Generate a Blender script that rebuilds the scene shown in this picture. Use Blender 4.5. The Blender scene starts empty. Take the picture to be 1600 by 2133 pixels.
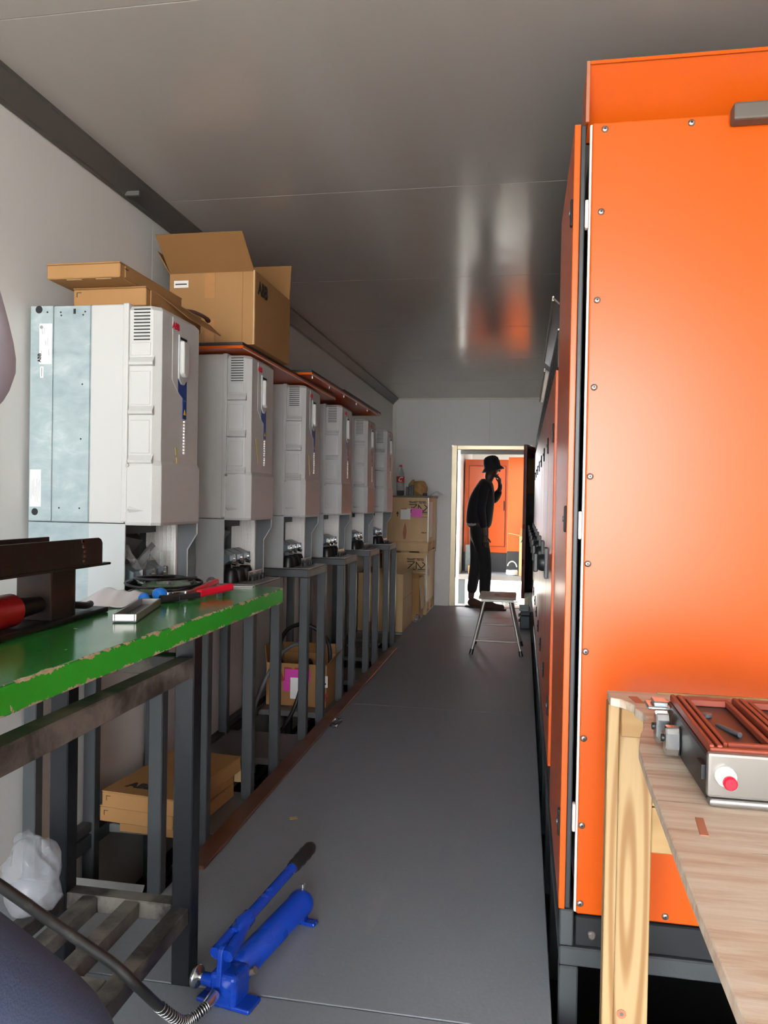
import bpy, bmesh, math, random
from mathutils import Vector, Matrix

random.seed(7)
sc = bpy.context.scene
COL = sc.collection
R = math.radians

# ------------------------------------------------------------------ camera
F_PX, W_PX, H_PX = 1610.0, 1600.0, 2133.0
yaw, pitch, roll = math.atan(290 / F_PX), math.atan(21 / F_PX), 0.018
fw = Vector((-math.sin(yaw) * math.cos(pitch), math.cos(yaw) * math.cos(pitch), -math.sin(pitch)))
r0 = fw.cross(Vector((0, 0, 1))).normalized()
u0 = r0.cross(fw)
right = r0 * math.cos(roll) + u0 * math.sin(roll)
upv = u0 * math.cos(roll) - r0 * math.sin(roll)
cd = bpy.data.cameras.new('camera')
cam = bpy.data.objects.new('camera', cd)
COL.objects.link(cam)
cd.sensor_fit = 'HORIZONTAL'
cd.sensor_width = 36.0
cd.lens = 36.0 * F_PX / W_PX
cd.clip_start = 0.02
m3 = Matrix((right, upv, -fw)).transposed()
cam.matrix_world = Matrix.Translation((0, 0, 1.25)) @ m3.to_4x4()
sc.camera = cam

# ------------------------------------------------------------------ sky, sun, exposure
w = bpy.data.worlds.new('sky')
sc.world = w
w.use_nodes = True
bg = w.node_tree.nodes['Background']
bg.inputs[0].default_value = (0.93, 0.96, 1.0, 1)
bg.inputs[1].default_value = 19.0
sl = bpy.data.lights.new('sun', 'SUN')
sl.energy = 10.0
sl.angle = R(1.0)
sl.color = (1.0, 0.95, 0.86)
sun = bpy.data.objects.new('sun', sl)
COL.objects.link(sun)
sun.rotation_euler = Vector((-0.30, 0.22, -1.0)).to_track_quat('-Z', 'Y').to_euler()
sc.view_settings.view_transform = 'Standard'
sc.view_settings.look = 'None'
sc.view_settings.gamma = 1.0
sc.view_settings.use_curve_mapping = False
sc.view_settings.exposure = 0.58

# ------------------------------------------------------------------ materials
def lin(c):
    if isinstance(c, str):
        c = [int(c[i:i + 2], 16) / 255 for i in (0, 2, 4)]
        c = [x / 12.92 if x <= 0.04045 else ((x + 0.055) / 1.055) ** 2.4 for x in c]
    return (c[0], c[1], c[2], 1.0)

class NT:
    def __init__(s, name):
        s.m = bpy.data.materials.new(name)
        s.m.use_nodes = True
        s.t = s.m.node_tree
        s.b = s.t.nodes['Principled BSDF']
        s.tc = None
    def n(s, typ, **k):
        nd = s.t.nodes.new(typ)
        for a, v in k.items():
            setattr(nd, a, v)
        return nd
    def l(s, a, b):
        s.t.links.new(a, b)
    def coord(s, scale=(1, 1, 1), rot=(0, 0, 0), kind='Object'):
        if s.tc is None:
            s.tc = s.n('ShaderNodeTexCoord')
        mp = s.n('ShaderNodeMapping')
        mp.inputs['Scale'].default_value = scale
        mp.inputs['Rotation'].default_value = rot
        s.l(s.tc.outputs[kind], mp.inputs['Vector'])
        return mp.outputs['Vector']
    def noise(s, vec, scale, detail=4, rough=0.55, dist=0.0):
        nd = s.n('ShaderNodeTexNoise')
        nd.inputs['Scale'].default_value = scale
        nd.inputs['Detail'].default_value = detail
        nd.inputs['Roughness'].default_value = rough
        nd.inputs['Distortion'].default_value = dist
        s.l(vec, nd.inputs['Vector'])
        return nd.outputs['Fac']
    def ramp(s, fac, stops):
        nd = s.n('ShaderNodeValToRGB')
        e = nd.color_ramp.elements
        while len(e) < len(stops):
            e.new(0.5)
        for i, (p, c) in enumerate(stops):
            e[i].position = p
            e[i].color = lin(c) if not isinstance(c, float) else (c, c, c, 1)
        s.l(fac, nd.inputs['Fac'])
        return nd.outputs['Color']
    def mix(s, fac, a, b, mode='MIX'):
        nd = s.n('ShaderNodeMix', data_type='RGBA', blend_type=mode)
        for sock, v in ((nd.inputs['Factor'], fac), (nd.inputs['A'], a), (nd.inputs['B'], b)):
            if isinstance(v, (int, float)):
                sock.default_value = v
            elif isinstance(v, (str, tuple, list)):
                sock.default_value = lin(v)
            else:
                s.l(v, sock)
        return nd.outputs['Result']
    def math(s, op, a, b=0.0, c=None):
        nd = s.n('ShaderNodeMath', operation=op)
        for i, v in enumerate((a, b) if c is None else (a, b, c)):
            if isinstance(v, (int, float)):
                nd.inputs[i].default_value = v
            else:
                s.l(v, nd.inputs[i])
        return nd.outputs[0]
    def bump(s, h, strength, dist=0.01):
        nd = s.n('ShaderNodeBump')
        nd.inputs['Strength'].default_value = strength
        nd.inputs['Distance'].default_value = dist
        s.l(h, nd.inputs['Height'])
        s.l(nd.outputs[0], s.b.inputs['Normal'])
    def base(s, col=None, rough=None, metal=None, spec=None, **k):
        b = s.b.inputs
        for key, v in (('Base Color', col), ('Roughness', rough), ('Metallic', metal), ('Specular IOR Level', spec)):
            if v is None:
                continue
            if isinstance(v, (int, float)):
                b[key].default_value = v
            elif isinstance(v, (str, tuple, list)):
                b[key].default_value = lin(v)
            else:
                s.l(v, b[key])
        for kk, v in k.items():
            b[kk.replace('_', ' ')].default_value = v
        return s.m

def simple(name, col, rough=0.5, metal=0.0, var=0.12, scale=6.0, bump=0.0, bscale=60.0, spec=None, rvar=0.1, stretch=(1, 1, 1), **k):
    t = NT(name)
    v = t.coord(stretch)
    f = t.noise(v, scale, 5)
    c = lin(col)
    lo = tuple(max(0, x * (1 - var)) for x in c[:3])
    hi = tuple(min(1, x * (1 + var)) for x in c[:3])
    colr = t.mix(f, lo, hi)
    rr = t.n('ShaderNodeMapRange')
    rr.inputs['To Min'].default_value = max(0.02, rough - rvar)
    rr.inputs['To Max'].default_value = min(1, rough + rvar)
    t.l(f, rr.inputs['Value'])
    t.base(colr, rr.outputs[0], metal, spec, **k)
    if bump:
        t.bump(t.noise(v, bscale, 3), bump, 0.004)
    return t.m

M = {}
M['wall'] = simple('wall_paint', 'd2d0cc', 0.42, 0, 0.03, 3, 0.04, 140, rvar=0.06)
def _ceil():
    t = NT('ceiling_paint')
    v = t.coord((1, 0.25, 1))
    f = t.noise(v, 3.0, 4)
    t.base(t.mix(f, 'aaa49f', 'b5afaa'), t.math('MULTIPLY_ADD', f, 0.06, 0.13), 0.0, 0.5)
    t.bump(t.noise(t.coord((1, 1, 1)), 2.2, 2), 0.05, 0.05)
    return t.m
M['ceil'] = _ceil()
def _floor():
    t = NT('floor_rubber')
    v = t.coord()
    f = t.noise(v, 1.7, 6, 0.6)
    g = t.noise(v, 90, 3)
    d = t.noise(t.coord((1.0, 0.35, 1)), 4.0, 8, 0.7, 0.6)
    c = t.mix(f, '80868c', '8e949b')
    c = t.mix(t.math('MULTIPLY', g, 0.35), c, '646a70')
    dust = t.ramp(d, [(0.60, 0.0), (0.78, 1.0)])
    c = t.mix(t.math('MULTIPLY', dust, 0.35), c, 'a8a49e')
    sp = t.n('ShaderNodeTexVoronoi')
    sp.inputs['Scale'].default_value = 16
    t.l(v, sp.inputs['Vector'])
    spk = t.math('LESS_THAN', sp.outputs['Distance'], 0.035)
    c = t.mix(t.math('MULTIPLY', spk, 0.5), c, 'b8b4ac')
    t.base(c, t.math('MULTIPLY_ADD', f, 0.2, 0.45), 0, 0.4)
    t.bump(g, 0.25, 0.003)
    return t.m
M['floor'] = _floor()
M['seam'] = simple('seam_grey', '6d6a66', 0.6)
M['dark'] = simple('trench_black', '121315', 0.8)
M['trim'] = simple('trim_grey', '5b5956', 0.45, 0.2, 0.08)
M['trim_light'] = simple('trim_light', 'cfcabc', 0.4)
M['plastic'] = simple('white_plastic', 'b6b6b3', 0.42, 0, 0.015, 5, 0.03, 300, rvar=0.04, spec=0.35)
M['plastic2'] = simple('light_grey_plastic', 'adb2b2', 0.4, 0, 0.02, 5, rvar=0.04)
def _galv():
    t = NT('galvanised_sheet')
    v = t.coord()
    f = t.noise(t.coord((1, 1, 2.0)), 9, 7, 0.65, 0.5)
    vo = t.n('ShaderNodeTexVoronoi')
    vo.inputs['Scale'].default_value = 26
    t.l(v, vo.inputs['Vector'])
    c = t.ramp(f, [(0.3, '86969a'), (0.55, '9aa9ab'), (0.72, 'b4c0c0')])
    c = t.mix(0.25, c, t.mix(vo.outputs['Distance'], '8e9fa2', 'bcc6c6'))
    t.base(c, 0.5, 0.35, 0.5)
    t.bump(f, 0.04, 0.004)
    return t.m
M['galv'] = _galv()
M['steel_dark'] = simple('dark_grey_painted_steel', '3f4345', 0.45, 0.1, 0.12, 5, 0.1, 160)
M['steel_edge'] = simple('scuffed_grey_steel', '6c6c6a', 0.5, 0.2, 0.2, 14)
def _card(name, a, b):
    t = NT(name)
    f = t.noise(t.coord((1, 1, 1)), 5, 5)
    g = t.noise(t.coord((60, 60, 4)), 3, 2)
    c = t.mix(f, a, b)
    c = t.mix(t.math('MULTIPLY', g, 0.25), c, '8c6438')
    t.base(c, 0.75, 0, 0.25)
    t.bump(g, 0.1, 0.002)
    return t.m
M['card'] = _card('cardboard', '9a7246', 'a47c51')
M['card_in'] = _card('cardboard_inside', '86613a', '926b42')
M['card_pale'] = _card('pale_cardboard', 'c0a074', 'ccae82')
M['print'] = simple('black_print', '1c1815', 0.7)
M['print_red'] = simple('red_print', 'c01030', 0.6)
M['print_box_red'] = simple('dull_red_print', 'a02a30', 0.7)
M['tape'] = simple('brown_tape', 'ae7c4e', 0.18, 0, 0.1, 30)
M['sticker'] = simple('white_sticker', 'e4e2de', 0.5, 0, 0.03)
M['sticker_grey'] = simple('sticker_print_grey', '8a8a8a', 0.6)
M['pink'] = simple('pink_tape', 'd83aa8', 0.4, 0, 0.1)
M['blue_panel'] = simple('blue_panel', '1d3d7c', 0.3)
M['black_slot'] = simple('black_recess', '141517', 0.7)
M['yellow_tape'] = simple('yellow_masking_tape', 'c8bb7c', 0.6)
M['yellow'] = simple('warning_yellow', 'd8b430', 0.5)
def _orange(name, a, b, rough):
    t = NT(name)
    v = t.coord()
    f = t.noise(v, 2.2, 5)
    t.base(t.mix(f, a, b), rough, 0, 0.36)
    t.bump(t.noise(v, 180, 2), 0.03, 0.001)
    return t.m
M['orange'] = _orange('orange_powder_coat', 'c65009', 'ca540b', 0.29)
M['lip'] = simple('pale_panel_lip', 'd8d2cc', 0.4)
M['rubber'] = simple('black_rubber', '2a2c2e', 0.45)
M['screw'] = simple('zinc_screw', 'a8a49e', 0.3, 0.9, 0.1)
M['chrome'] = simple('bright_zinc', 'c4c8ca', 0.22, 0.95, 0.1)
M['black'] = simple('black_plastic', '1b1d1f', 0.4)
M['grey_plastic'] = simple('dark_grey_plastic', '55585a', 0.42)
M['gland_grey'] = simple('slate_grey_plastic', '5d6a70', 0.35)
M['brownbar'] = simple('brown_grey_rail', '5a524a', 0.5)
M['clear'] = simple('clear_plastic', 'e8ecec', 0.12, 0, 0.02, Transmission_Weight=0.85, IOR=1.3)
M['bagpl'] = simple('milky_plastic_bag', 'a4a6ac', 0.2, 0, 0.10, 8, 0.8, 14, Alpha=0.35)
def _green():
    t = NT('chipped_green_paint')
    tc = t.n('ShaderNodeTexCoord')
    sep = t.n('ShaderNodeSeparateXYZ')
    t.l(tc.outputs['Object'], sep.inputs[0])
    v = t.coord()
    # local coordinates: long front edges at x = 0 (top z = 0, bottom z = -0.052), far end y = 0
    dx = t.math('ABSOLUTE', sep.outputs['X'])
    dy = t.math('ABSOLUTE', sep.outputs['Y'])
    dz = t.math('MINIMUM', t.math('ABSOLUTE', sep.outputs['Z']), t.math('ABSOLUTE', t.math('ADD', sep.outputs['Z'], 0.052)))
    e1 = t.math('MAXIMUM', dx, dz)
    e2 = t.math('MAXIMUM', dy, dz)
    e3 = t.math('MAXIMUM', dx, dy)
    e = t.math('MINIMUM', t.math('MINIMUM', e1, e2), e3)
    n1 = t.noise(t.coord((1, 1.0, 1)), 16, 6, 0.62)
    n2 = t.noise(v, 60, 4)
    nn = t.math('ADD', t.math('MULTIPLY', n1, 0.75), t.math('MULTIPLY', n2, 0.25))
    lim = t.math('MULTIPLY', t.math('SUBTRACT', nn, 0.455), 0.075)
    chip = t.math('LESS_THAN', e, lim)
    spots = t.math('GREATER_THAN', t.noise(v, 34, 2), 0.735)
    chip = t.math('MAXIMUM', chip, spots)
    f = t.noise(t.coord((1, 0.5, 1)), 5, 6, 0.6)
    worn = t.noise(v, 3.2, 6, 0.65)
    c = t.mix(f, '1c6a2a', '2c8a32')
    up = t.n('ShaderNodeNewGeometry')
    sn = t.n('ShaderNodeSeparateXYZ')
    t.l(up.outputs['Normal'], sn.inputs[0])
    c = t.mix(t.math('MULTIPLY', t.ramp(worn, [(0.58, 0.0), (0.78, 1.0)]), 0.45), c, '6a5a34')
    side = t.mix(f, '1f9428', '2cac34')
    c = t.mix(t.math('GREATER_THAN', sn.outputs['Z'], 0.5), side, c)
    c = t.mix(chip, c, t.mix(n2, 'd8c8a8', '7a5a40'))
    t.base(c, t.math('MULTIPLY_ADD', chip, 0.5, t.math('MULTIPLY_ADD', worn, 0.15, 0.10)), 0, 0.5)
    t.bump(t.math('MULTIPLY', chip, -1.0), 0.5, 0.003)
    return t.m
M['green'] = _green()
def _rusty(name, base, rust, amt, rough=0.45, metal=0.5):
    t = NT(name)
    v = t.coord()
    f = t.noise(v, 7, 8, 0.68, 0.4)
    g = t.noise(v, 40, 5)
    msk = t.ramp(f, [(amt, 0.0), (amt + 0.16, 1.0)])
    c = t.mix(msk, base, rust)
    c = t.mix(t.math('MULTIPLY', g, 0.4), c, '141211')
    t.base(c, t.math('MULTIPLY_ADD', msk, 0.3, rough), metal, 0.5)
    t.bump(g, 0.2, 0.004)
    return t.m
M['rusty'] = _rusty('black_oily_steel', '262322', '4a342a', 0.52)
M['rail'] = _rusty('dusty_steel_tube', '3a3836', '77716a', 0.42, 0.55, 0.2)
M['blackleg'] = _rusty('black_painted_steel', '1d2026', '8a6a5c', 0.70, 0.3, 0.2)
M['redcyl'] = _rusty('worn_red_paint', 'c0121a', '6a3a34', 0.60, 0.4, 0.1)
def _copper():
    t = NT('copper_bar')
    f = t.noise(t.coord((1, 0.12, 1)), 22, 6, 0.6)
    g = t.noise(t.coord(), 5, 4)
    c = t.mix(f, '8c5a46', 'b48a76')
    c = t.mix(t.math('MULTIPLY', g, 0.5), c, '70402e')
    t.base(c, t.math('MULTIPLY_ADD', g, 0.25, 0.22), 0.75)
    t.bump(f, 0.1, 0.003)
    return t.m
M['copper'] = _copper()
M['blue'] = simple('blue_enamel', '0c379c', 0.28, 0, 0.12, 9, 0.05, 80)
M['blue_cap'] = simple('blue_cap_plastic', '1a78d8', 0.35)
M['red'] = simple('red_grip', 'd01430', 0.35)
M['hose'] = _rusty('black_hydraulic_hose', '242424', '5a5650', 0.55, 0.4, 0.0)
def _wood(name, a, b, c3, axis=2, sc_=1.0, rough=0.55):
    t = NT(name)
    s = [9 * sc_, 9 * sc_, 9 * sc_]
    s[axis] = 0.8 * sc_
    v = t.coord(tuple(s))
    f = t.noise(v, 2.2, 4, 0.5, 1.2)
    wv = t.n('ShaderNodeTexWave')
    wv.inputs['Scale'].default_value = 1.6
    wv.inputs['Distortion'].default_value = 5
    wv.inputs['Detail'].default_value = 3
    t.l(v, wv.inputs['Vector'])
    c = t.mix(f, a, b)
    c = t.mix(t.math('MULTIPLY', wv.outputs['Fac'], 0.5), c, c3)
    t.base(c, rough, 0, 0.3)
    t.bump(wv.outputs['Fac'], 0.08, 0.003)
    return t.m
def _pine(name, ctr, a, b, c3):
    t = NT(name)
    v = t.coord((24, 24, 2.0))
    mp = v.node
    mp.inputs['Location'].default_value = (-ctr[0] * 24, -ctr[1] * 24, -ctr[2] * 2.0)
    wv = t.n('ShaderNodeTexWave', wave_type='RINGS', rings_direction='Y')
    wv.inputs['Scale'].default_value = 0.55
    wv.inputs['Distortion'].default_value = 2.4
    wv.inputs['Detail'].default_value = 2
    wv.inputs['Detail Scale'].default_value = 0.6
    t.l(v, wv.inputs['Vector'])
    f = t.noise(t.coord((60, 60, 3)), 2, 3)
    c = t.mix(f, a, b)
    c = t.mix(t.math('MULTIPLY', t.ramp(wv.outputs['Fac'], [(0.35, 0.0), (0.95, 1.0)]), 0.75), c, c3)
    t.base(c, 0.5, 0, 0.3)
    return t.m
M['pine'] = _pine('pine_board', (-0.315, 0.5, 0.42), 'a88b60', 'b2976d', '875e33')
M['pine_old'] = _wood('pine_board', 'd9bb8a', 'e2c79a', 'b98d54', 2)
M['pine_x'] = _wood('pine_board_flat', 'a48355', 'b09264', '855c32', 0)
def _ply():
    t = NT('weathered_plywood')
    f = t.noise(t.coord((2.2, 22, 22)), 2.0, 7, 0.62, 0.5)
    g = t.noise(t.coord((3.0, 60, 20)), 1.6, 5, 0.6, 0.3)
    h = t.noise(t.coord((1, 1, 1)), 3.0, 4)
    c = t.ramp(f, [(0.22, '8a6e5c'), (0.40, 'b09882'), (0.55, 'c4b6a2'), (0.75, 'd2c8b8')])
    c = t.mix(t.math('MULTIPLY', h, 0.4), c, 'c4a08a')
    crack = t.ramp(g, [(0.64, 0.0), (0.70, 1.0)])
    c = t.mix(t.math('MULTIPLY', crack, 0.75), c, '5c5250')
    t.base(c, 0.6, 0, 0.3)
    t.bump(f, 0.25, 0.004)
    return t.m
M['plywood'] = _ply()
M['plypink'] = simple('reddish_wood_patch', 'a8684c', 0.6, 0, 0.2, 30)
M['crate'] = simple('crate_plywood', 'c6a274', 0.6, 0, 0.16, 5, 0.05, 60, stretch=(2.5, 2.5, 0.5))
M['frame'] = simple('warm_galvanised_frame', 'bfb193', 0.35, 0.5, 0.15, 5)
M['stoolseat'] = _wood('worn_stool_board', '9a8a7c', 'a89888', '6a5a50', 0)
M['alu'] = simple('brushed_aluminium', '8f8b86', 0.32, 0.7, 0.04, 6)
M['tube'] = simple('grey_tube_paint', '9a968e', 0.35, 0.4)
M['rust_grid'] = simple('red_brown_plastic', '8a3c28', 0.45)
M['paper'] = simple('white_paper', 'f2f2f6', 0.7, 0, 0.02)
M['kraft'] = simple('kraft_paper', 'a8804e', 0.7, 0, 0.15, 12, 0.5, 20)
M['skin_dark'] = simple('dark_skin', '3c241a', 0.5)
M['knit'] = simple('dark_knit_cloth', '17151a', 0.9, 0, 0.2, 40)
M['trouser'] = simple('dark_trouser_cloth', '151517', 0.85)
M['hat'] = simple('navy_hat_cloth', '14161f', 0.85)
M['boot'] = simple('brown_suede', '4a3026', 0.8)
M['navy'] = simple('navy_work_trousers', '333c54', 0.9, 0, 0.12, 60, 0.3, 300)
M['greyshirt'] = simple('grey_shirt_cloth', '8d8790', 0.9, 0, 0.1, 30)
M['teal'] = simple('dark_teal_plastic', '12272c', 0.4)
M['cyan'] = simple('pale_blue_plastic', '8fb4bc', 0.35)
M['redlabel'] = simple('red_label', 'c8141e', 0.4)
M['cola'] = simple('dark_cola', '1a0c08', 0.1)
M['concrete'] = simple('pale_concrete', 'a8a192', 0.8, 0, 0.1, 2)
M['brownsheet'] = simple('dark_brown_sheet', '4a3630', 0.35)
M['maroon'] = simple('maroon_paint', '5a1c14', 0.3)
M['white_coil'] = simple('white_cable', 'e2e2e2', 0.4)

# ------------------------------------------------------------------ mesh builder
ORG = {}
class MB:
    def __init__(s):
        s.v, s.f, s.mi, s.sm = [], [], [], []
    def add(s, verts, faces, mi=0, smooth=False):
        o = len(s.v)
        s.v += [tuple(p) for p in verts]
        for f in faces:
            s.f.append([o + i for i in f])
            s.mi.append(mi)
            s.sm.append(smooth)
        return s
    def box(s, x0, x1, y0, y1, z0, z1, mi=0):
        vs = [(x, y, z) for z in (z0, z1) for y in (y0, y1) for x in (x0, x1)]
        return s.add(vs, [(0, 2, 3, 1), (4, 5, 7, 6), (0, 1, 5, 4), (2, 6, 7, 3), (0, 4, 6, 2), (1, 3, 7, 5)], mi)
    def obb(s, c, size, rot=None, mi=0):
        r = rot if rot is not None else Matrix.Identity(3)
        if isinstance(r, (int, float)):
            r = Matrix.Rotation(r, 3, 'Z')
        c = Vector(c)
        vs = [c + r @ Vector((x * size[0] / 2, y * size[1] / 2, z * size[2] / 2)) for z in (-1, 1) for y in (-1, 1) for x in (-1, 1)]
        return s.add(vs, [(0, 2, 3, 1), (4, 5, 7, 6), (0, 1, 5, 4), (2, 6, 7, 3), (0, 4, 6, 2), (1, 3, 7, 5)], mi)
    def prism(s, poly, a0, a1, axis='z', mi=0, smooth=False):
        def P(u, v, a):
            return {'z': (u, v, a), 'y': (u, a, v), 'x': (a, u, v)}[axis]
        n = len(poly)
        vs = [P(u, v, a0) for u, v in poly] + [P(u, v, a1) for u, v in poly]
        s.add(vs, [list(range(n))[::-1], list(range(n, 2 * n))], mi)
        o = len(s.v) - 2 * n
        for i in range(n):
            j = (i + 1) % n
            s.f.append([o + i, o + j, o + n + j, o + n + i])
            s.mi.append(mi)
            s.sm.append(smooth)
        return s
    def cyl(s, p0, p1, r0, r1=None, n=16, mi=0, caps=True):
        r1 = r0 if r1 is None else r1
        p0, p1 = Vector(p0), Vector(p1)
        d = (p1 - p0).normalized()
        a = d.orthogonal().normalized()
        b = d.cross(a)
        ring = [(math.cos(2 * math.pi * i / n), math.sin(2 * math.pi * i / n)) for i in range(n)]
        vs = [p0 + (a * c + b * q) * r0 for c, q in ring] + [p1 + (a * c + b * q) * r1 for c, q in ring]
        s.add(vs, [(i, (i + 1) % n, n + (i + 1) % n, n + i) for i in range(n)], mi, True)
        if caps:
            s.add(vs[:n], [list(range(n))[::-1]], mi)
            s.add(vs[n:], [list(range(n))], mi)
        return s
    def tube(s, path, r, n=10, mi=0, closed=False, flat=None):
        pts = [Vector(p) for p in path]
        rs = r if isinstance(r, (list, tuple)) else [r] * len(pts)
        m = len(pts)
        prev = None
        vs = []
        for i, p in enumerate(pts):
            if closed:
                d = (pts[(i + 1) % m] - pts[i - 1]).normalized()
            else:
                d = (pts[min(i + 1, m - 1)] - pts[max(i - 1, 0)]).normalized()
            if prev is None:
                a = d.orthogonal().normalized()
            else:
                a = (prev - d * prev.dot(d)).normalized()
            prev = a
            b = d.cross(a)
            vs += [p + (a * math.cos(2 * math.pi * k / n) + b * math.sin(2 * math.pi * k / n)) * rs[i] for k in range(n)]
        fs = []
        for i in range(m if closed else m - 1):
            j = (i + 1) % m
            fs += [(i * n + k, i * n + (k + 1) % n, j * n + (k + 1) % n, j * n + k) for k in range(n)]
        s.add(vs, fs, mi, True)
        if not closed:
            s.add(vs[:n], [list(range(n))[::-1]], mi)
            s.add(vs[-n:], [list(range(n))], mi)
        return s
    def lathe(s, prof, org, n=20, mi=0, axis=(0, 0, 1)):
        ax = Vector(axis).normalized()
        a = ax.orthogonal().normalized()
        b = ax.cross(a)
        o = Vector(org)
        vs = []
        for r, h in prof:
            vs += [o + ax * h + (a * math.cos(2 * math.pi * k / n) + b * math.sin(2 * math.pi * k / n)) * r for k in range(n)]
        fs = []
        for i in range(len(prof) - 1):
            fs += [(i * n + k, i * n + (k + 1) % n, (i + 1) * n + (k + 1) % n, (i + 1) * n + k) for k in range(n)]
        s.add(vs, fs, mi, True)
        s.add(vs[:n], [list(range(n))[::-1]], mi)
        s.add(vs[-n:], [list(range(n))], mi)
        return s
    def frame(s, x0, x1, z0, z1, wd, y0, y1, mi=0):
        """picture-frame in the XZ plane"""
        s.box(x0, x0 + wd, y0, y1, z0, z1, mi)
        s.box(x1 - wd, x1, y0, y1, z0, z1, mi)
        s.box(x0 + wd, x1 - wd, y0, y1, z1 - wd, z1, mi)
        s.box(x0 + wd, x1 - wd, y0, y1, z0, z0 + wd, mi)
        return s
    def build(s, name, mat, parent=None, bevel=0.0, segs=2, org=None, at=None):
        """vertices are world coordinates; they are stored relative to the parent's origin"""
        o = Vector(org) if org is not None else (ORG.get(parent.name, Vector((0, 0, 0))) if parent else Vector((0, 0, 0)))
        po = o
        if at is not None:
            o = Vector(at)
        me = bpy.data.meshes.new(name)
        me.from_pydata([Vector(p) - o for p in s.v], [], s.f)
        mats = mat if isinstance(mat, (list, tuple)) else [mat]
        for k in mats:
            me.materials.append(M[k])
        for p, mi, sm in zip(me.polygons, s.mi, s.sm):
            p.material_index = mi
            p.use_smooth = sm
        bm = bmesh.new()
        bm.from_mesh(me)
        bmesh.ops.recalc_face_normals(bm, faces=bm.faces)
        bm.to_mesh(me)
        bm.free()
        me.update()
        ob = bpy.data.objects.new(name, me)
        COL.objects.link(ob)
        if parent:
            ob.parent = parent
            if at is not None:
                ob.location = o - po
        elif org is not None or at is not None:
            ob.location = o
        ORG[ob.name] = o
        if bevel:
            b = ob.modifiers.new('bevel', 'BEVEL')
            b.width = bevel
            b.segments = segs
            b.limit_method = 'ANGLE'
            b.angle_limit = R(40)
        return ob

def tag(o, label, cat, group=None, kind=None):
    if label:
        o['label'] = label
    if cat:
        o['category'] = cat
    if group:
        o['group'] = group
    if kind:
        o['kind'] = kind
    return o

def thing(name, label, cat, loc, group=None):
    o = bpy.data.objects.new(name, None)
    COL.objects.link(o)
    o.empty_display_size = 0.05
    o.location = loc
    ORG[o.name] = Vector(loc)
    return tag(o, label, cat, group)

def copy_tree(o, parent=None):
    c = o.copy()
    COL.objects.link(c)
    c.parent = parent
    ORG[c.name] = ORG.get(o.name, Vector((0, 0, 0)))
    for ch in list(o.children):
        copy_tree(ch, c)
    return c

def struct(o):
    o['kind'] = 'structure'
    return o

def text(name, s, size, mat, parent, pos, ux, uy, bold=0.0, wide=1.0, ext=0.0006, align='LEFT', shear=0.0):
    cu = bpy.data.curves.new('txt', 'FONT')
    cu.body = s
    cu.size = size
    cu.extrude = ext
    cu.offset = bold
    cu.shear = shear
    cu.align_x = align
    cu.resolution_u = 3
    ob = bpy.data.objects.new('txt', cu)
    COL.objects.link(ob)
    dg = bpy.context.evaluated_depsgraph_get()
    me = bpy.data.meshes.new_from_object(ob.evaluated_get(dg))
    bpy.data.objects.remove(ob)
    ux, uy = Vector(ux).normalized() * wide, Vector(uy).normalized()
    uz = ux.cross(uy).normalized()
    o = ORG.get(parent.name, Vector((0, 0, 0)))
    pos = Vector(pos)
    for v in me.vertices:
        v.co = pos + ux * v.co.x + uy * v.co.y + uz * v.co.z - o
    me.materials.clear()
    me.materials.append(M[mat])
    me.name = name
    t = bpy.data.objects.new(name, me)
    COL.objects.link(t)
    t.parent = parent
    ORG[t.name] = o
    return t

def bez(p, n=24):
    """Catmull-Rom through points"""
    p = [Vector(q) for q in p]
    p = [p[0] * 2 - p[1]] + p + [p[-1] * 2 - p[-2]]
    out = []
    segs = len(p) - 3
    for i in range(segs):
        a, b, c, d = p[i:i + 4]
        for k in range(n):
            t = k / n
            out.append(0.5 * ((2 * b) + (c - a) * t + (2 * a - 5 * b + 4 * c - d) * t * t + (3 * b - a - 3 * c + d) * t ** 3))
    out.append(p[-2])
    return out

def bake(ob):
    dg = bpy.context.evaluated_depsgraph_get()
    me = bpy.data.meshes.new_from_object(ob.evaluated_get(dg))
    ob.modifiers.clear()
    ob.data = me
    return ob

def skin(name, verts, edges, radii, mat, parent, sub=2, root=0):
    o = ORG.get(parent.name, Vector((0, 0, 0)))
    me = bpy.data.meshes.new(name)
    me.from_pydata([Vector(p) - o for p in verts], edges, [])
    ob = bpy.data.objects.new(name, me)
    COL.objects.link(ob)
    ob.parent = parent
    ORG[ob.name] = o
    sm = ob.modifiers.new('skin', 'SKIN')
    sm.use_smooth_shade = True
    for i, sv in enumerate(me.skin_vertices[0].data):
        r = radii[i]
        sv.radius = r if isinstance(r, tuple) else (r, r)
        sv.use_root = (i == root)
    ss = ob.modifiers.new('sub', 'SUBSURF')
    ss.levels = sub
    ss.render_levels = sub
    bake(ob)
    ob.data.materials.clear()
    ob.data.materials.append(M[mat])
    for p in ob.data.polygons:
        p.material_index = 0
        p.use_smooth = True
    return ob

# ================================================================== the room
XL, XR, YN, YF, ZC = -1.60, 1.08, -3.13, 9.38, 2.523
SEAMS = [-3.13, -1.88, -0.63, 0.62, 1.87, 3.12, 4.37, 5.62, 6.87, 8.12, 9.38]

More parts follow.
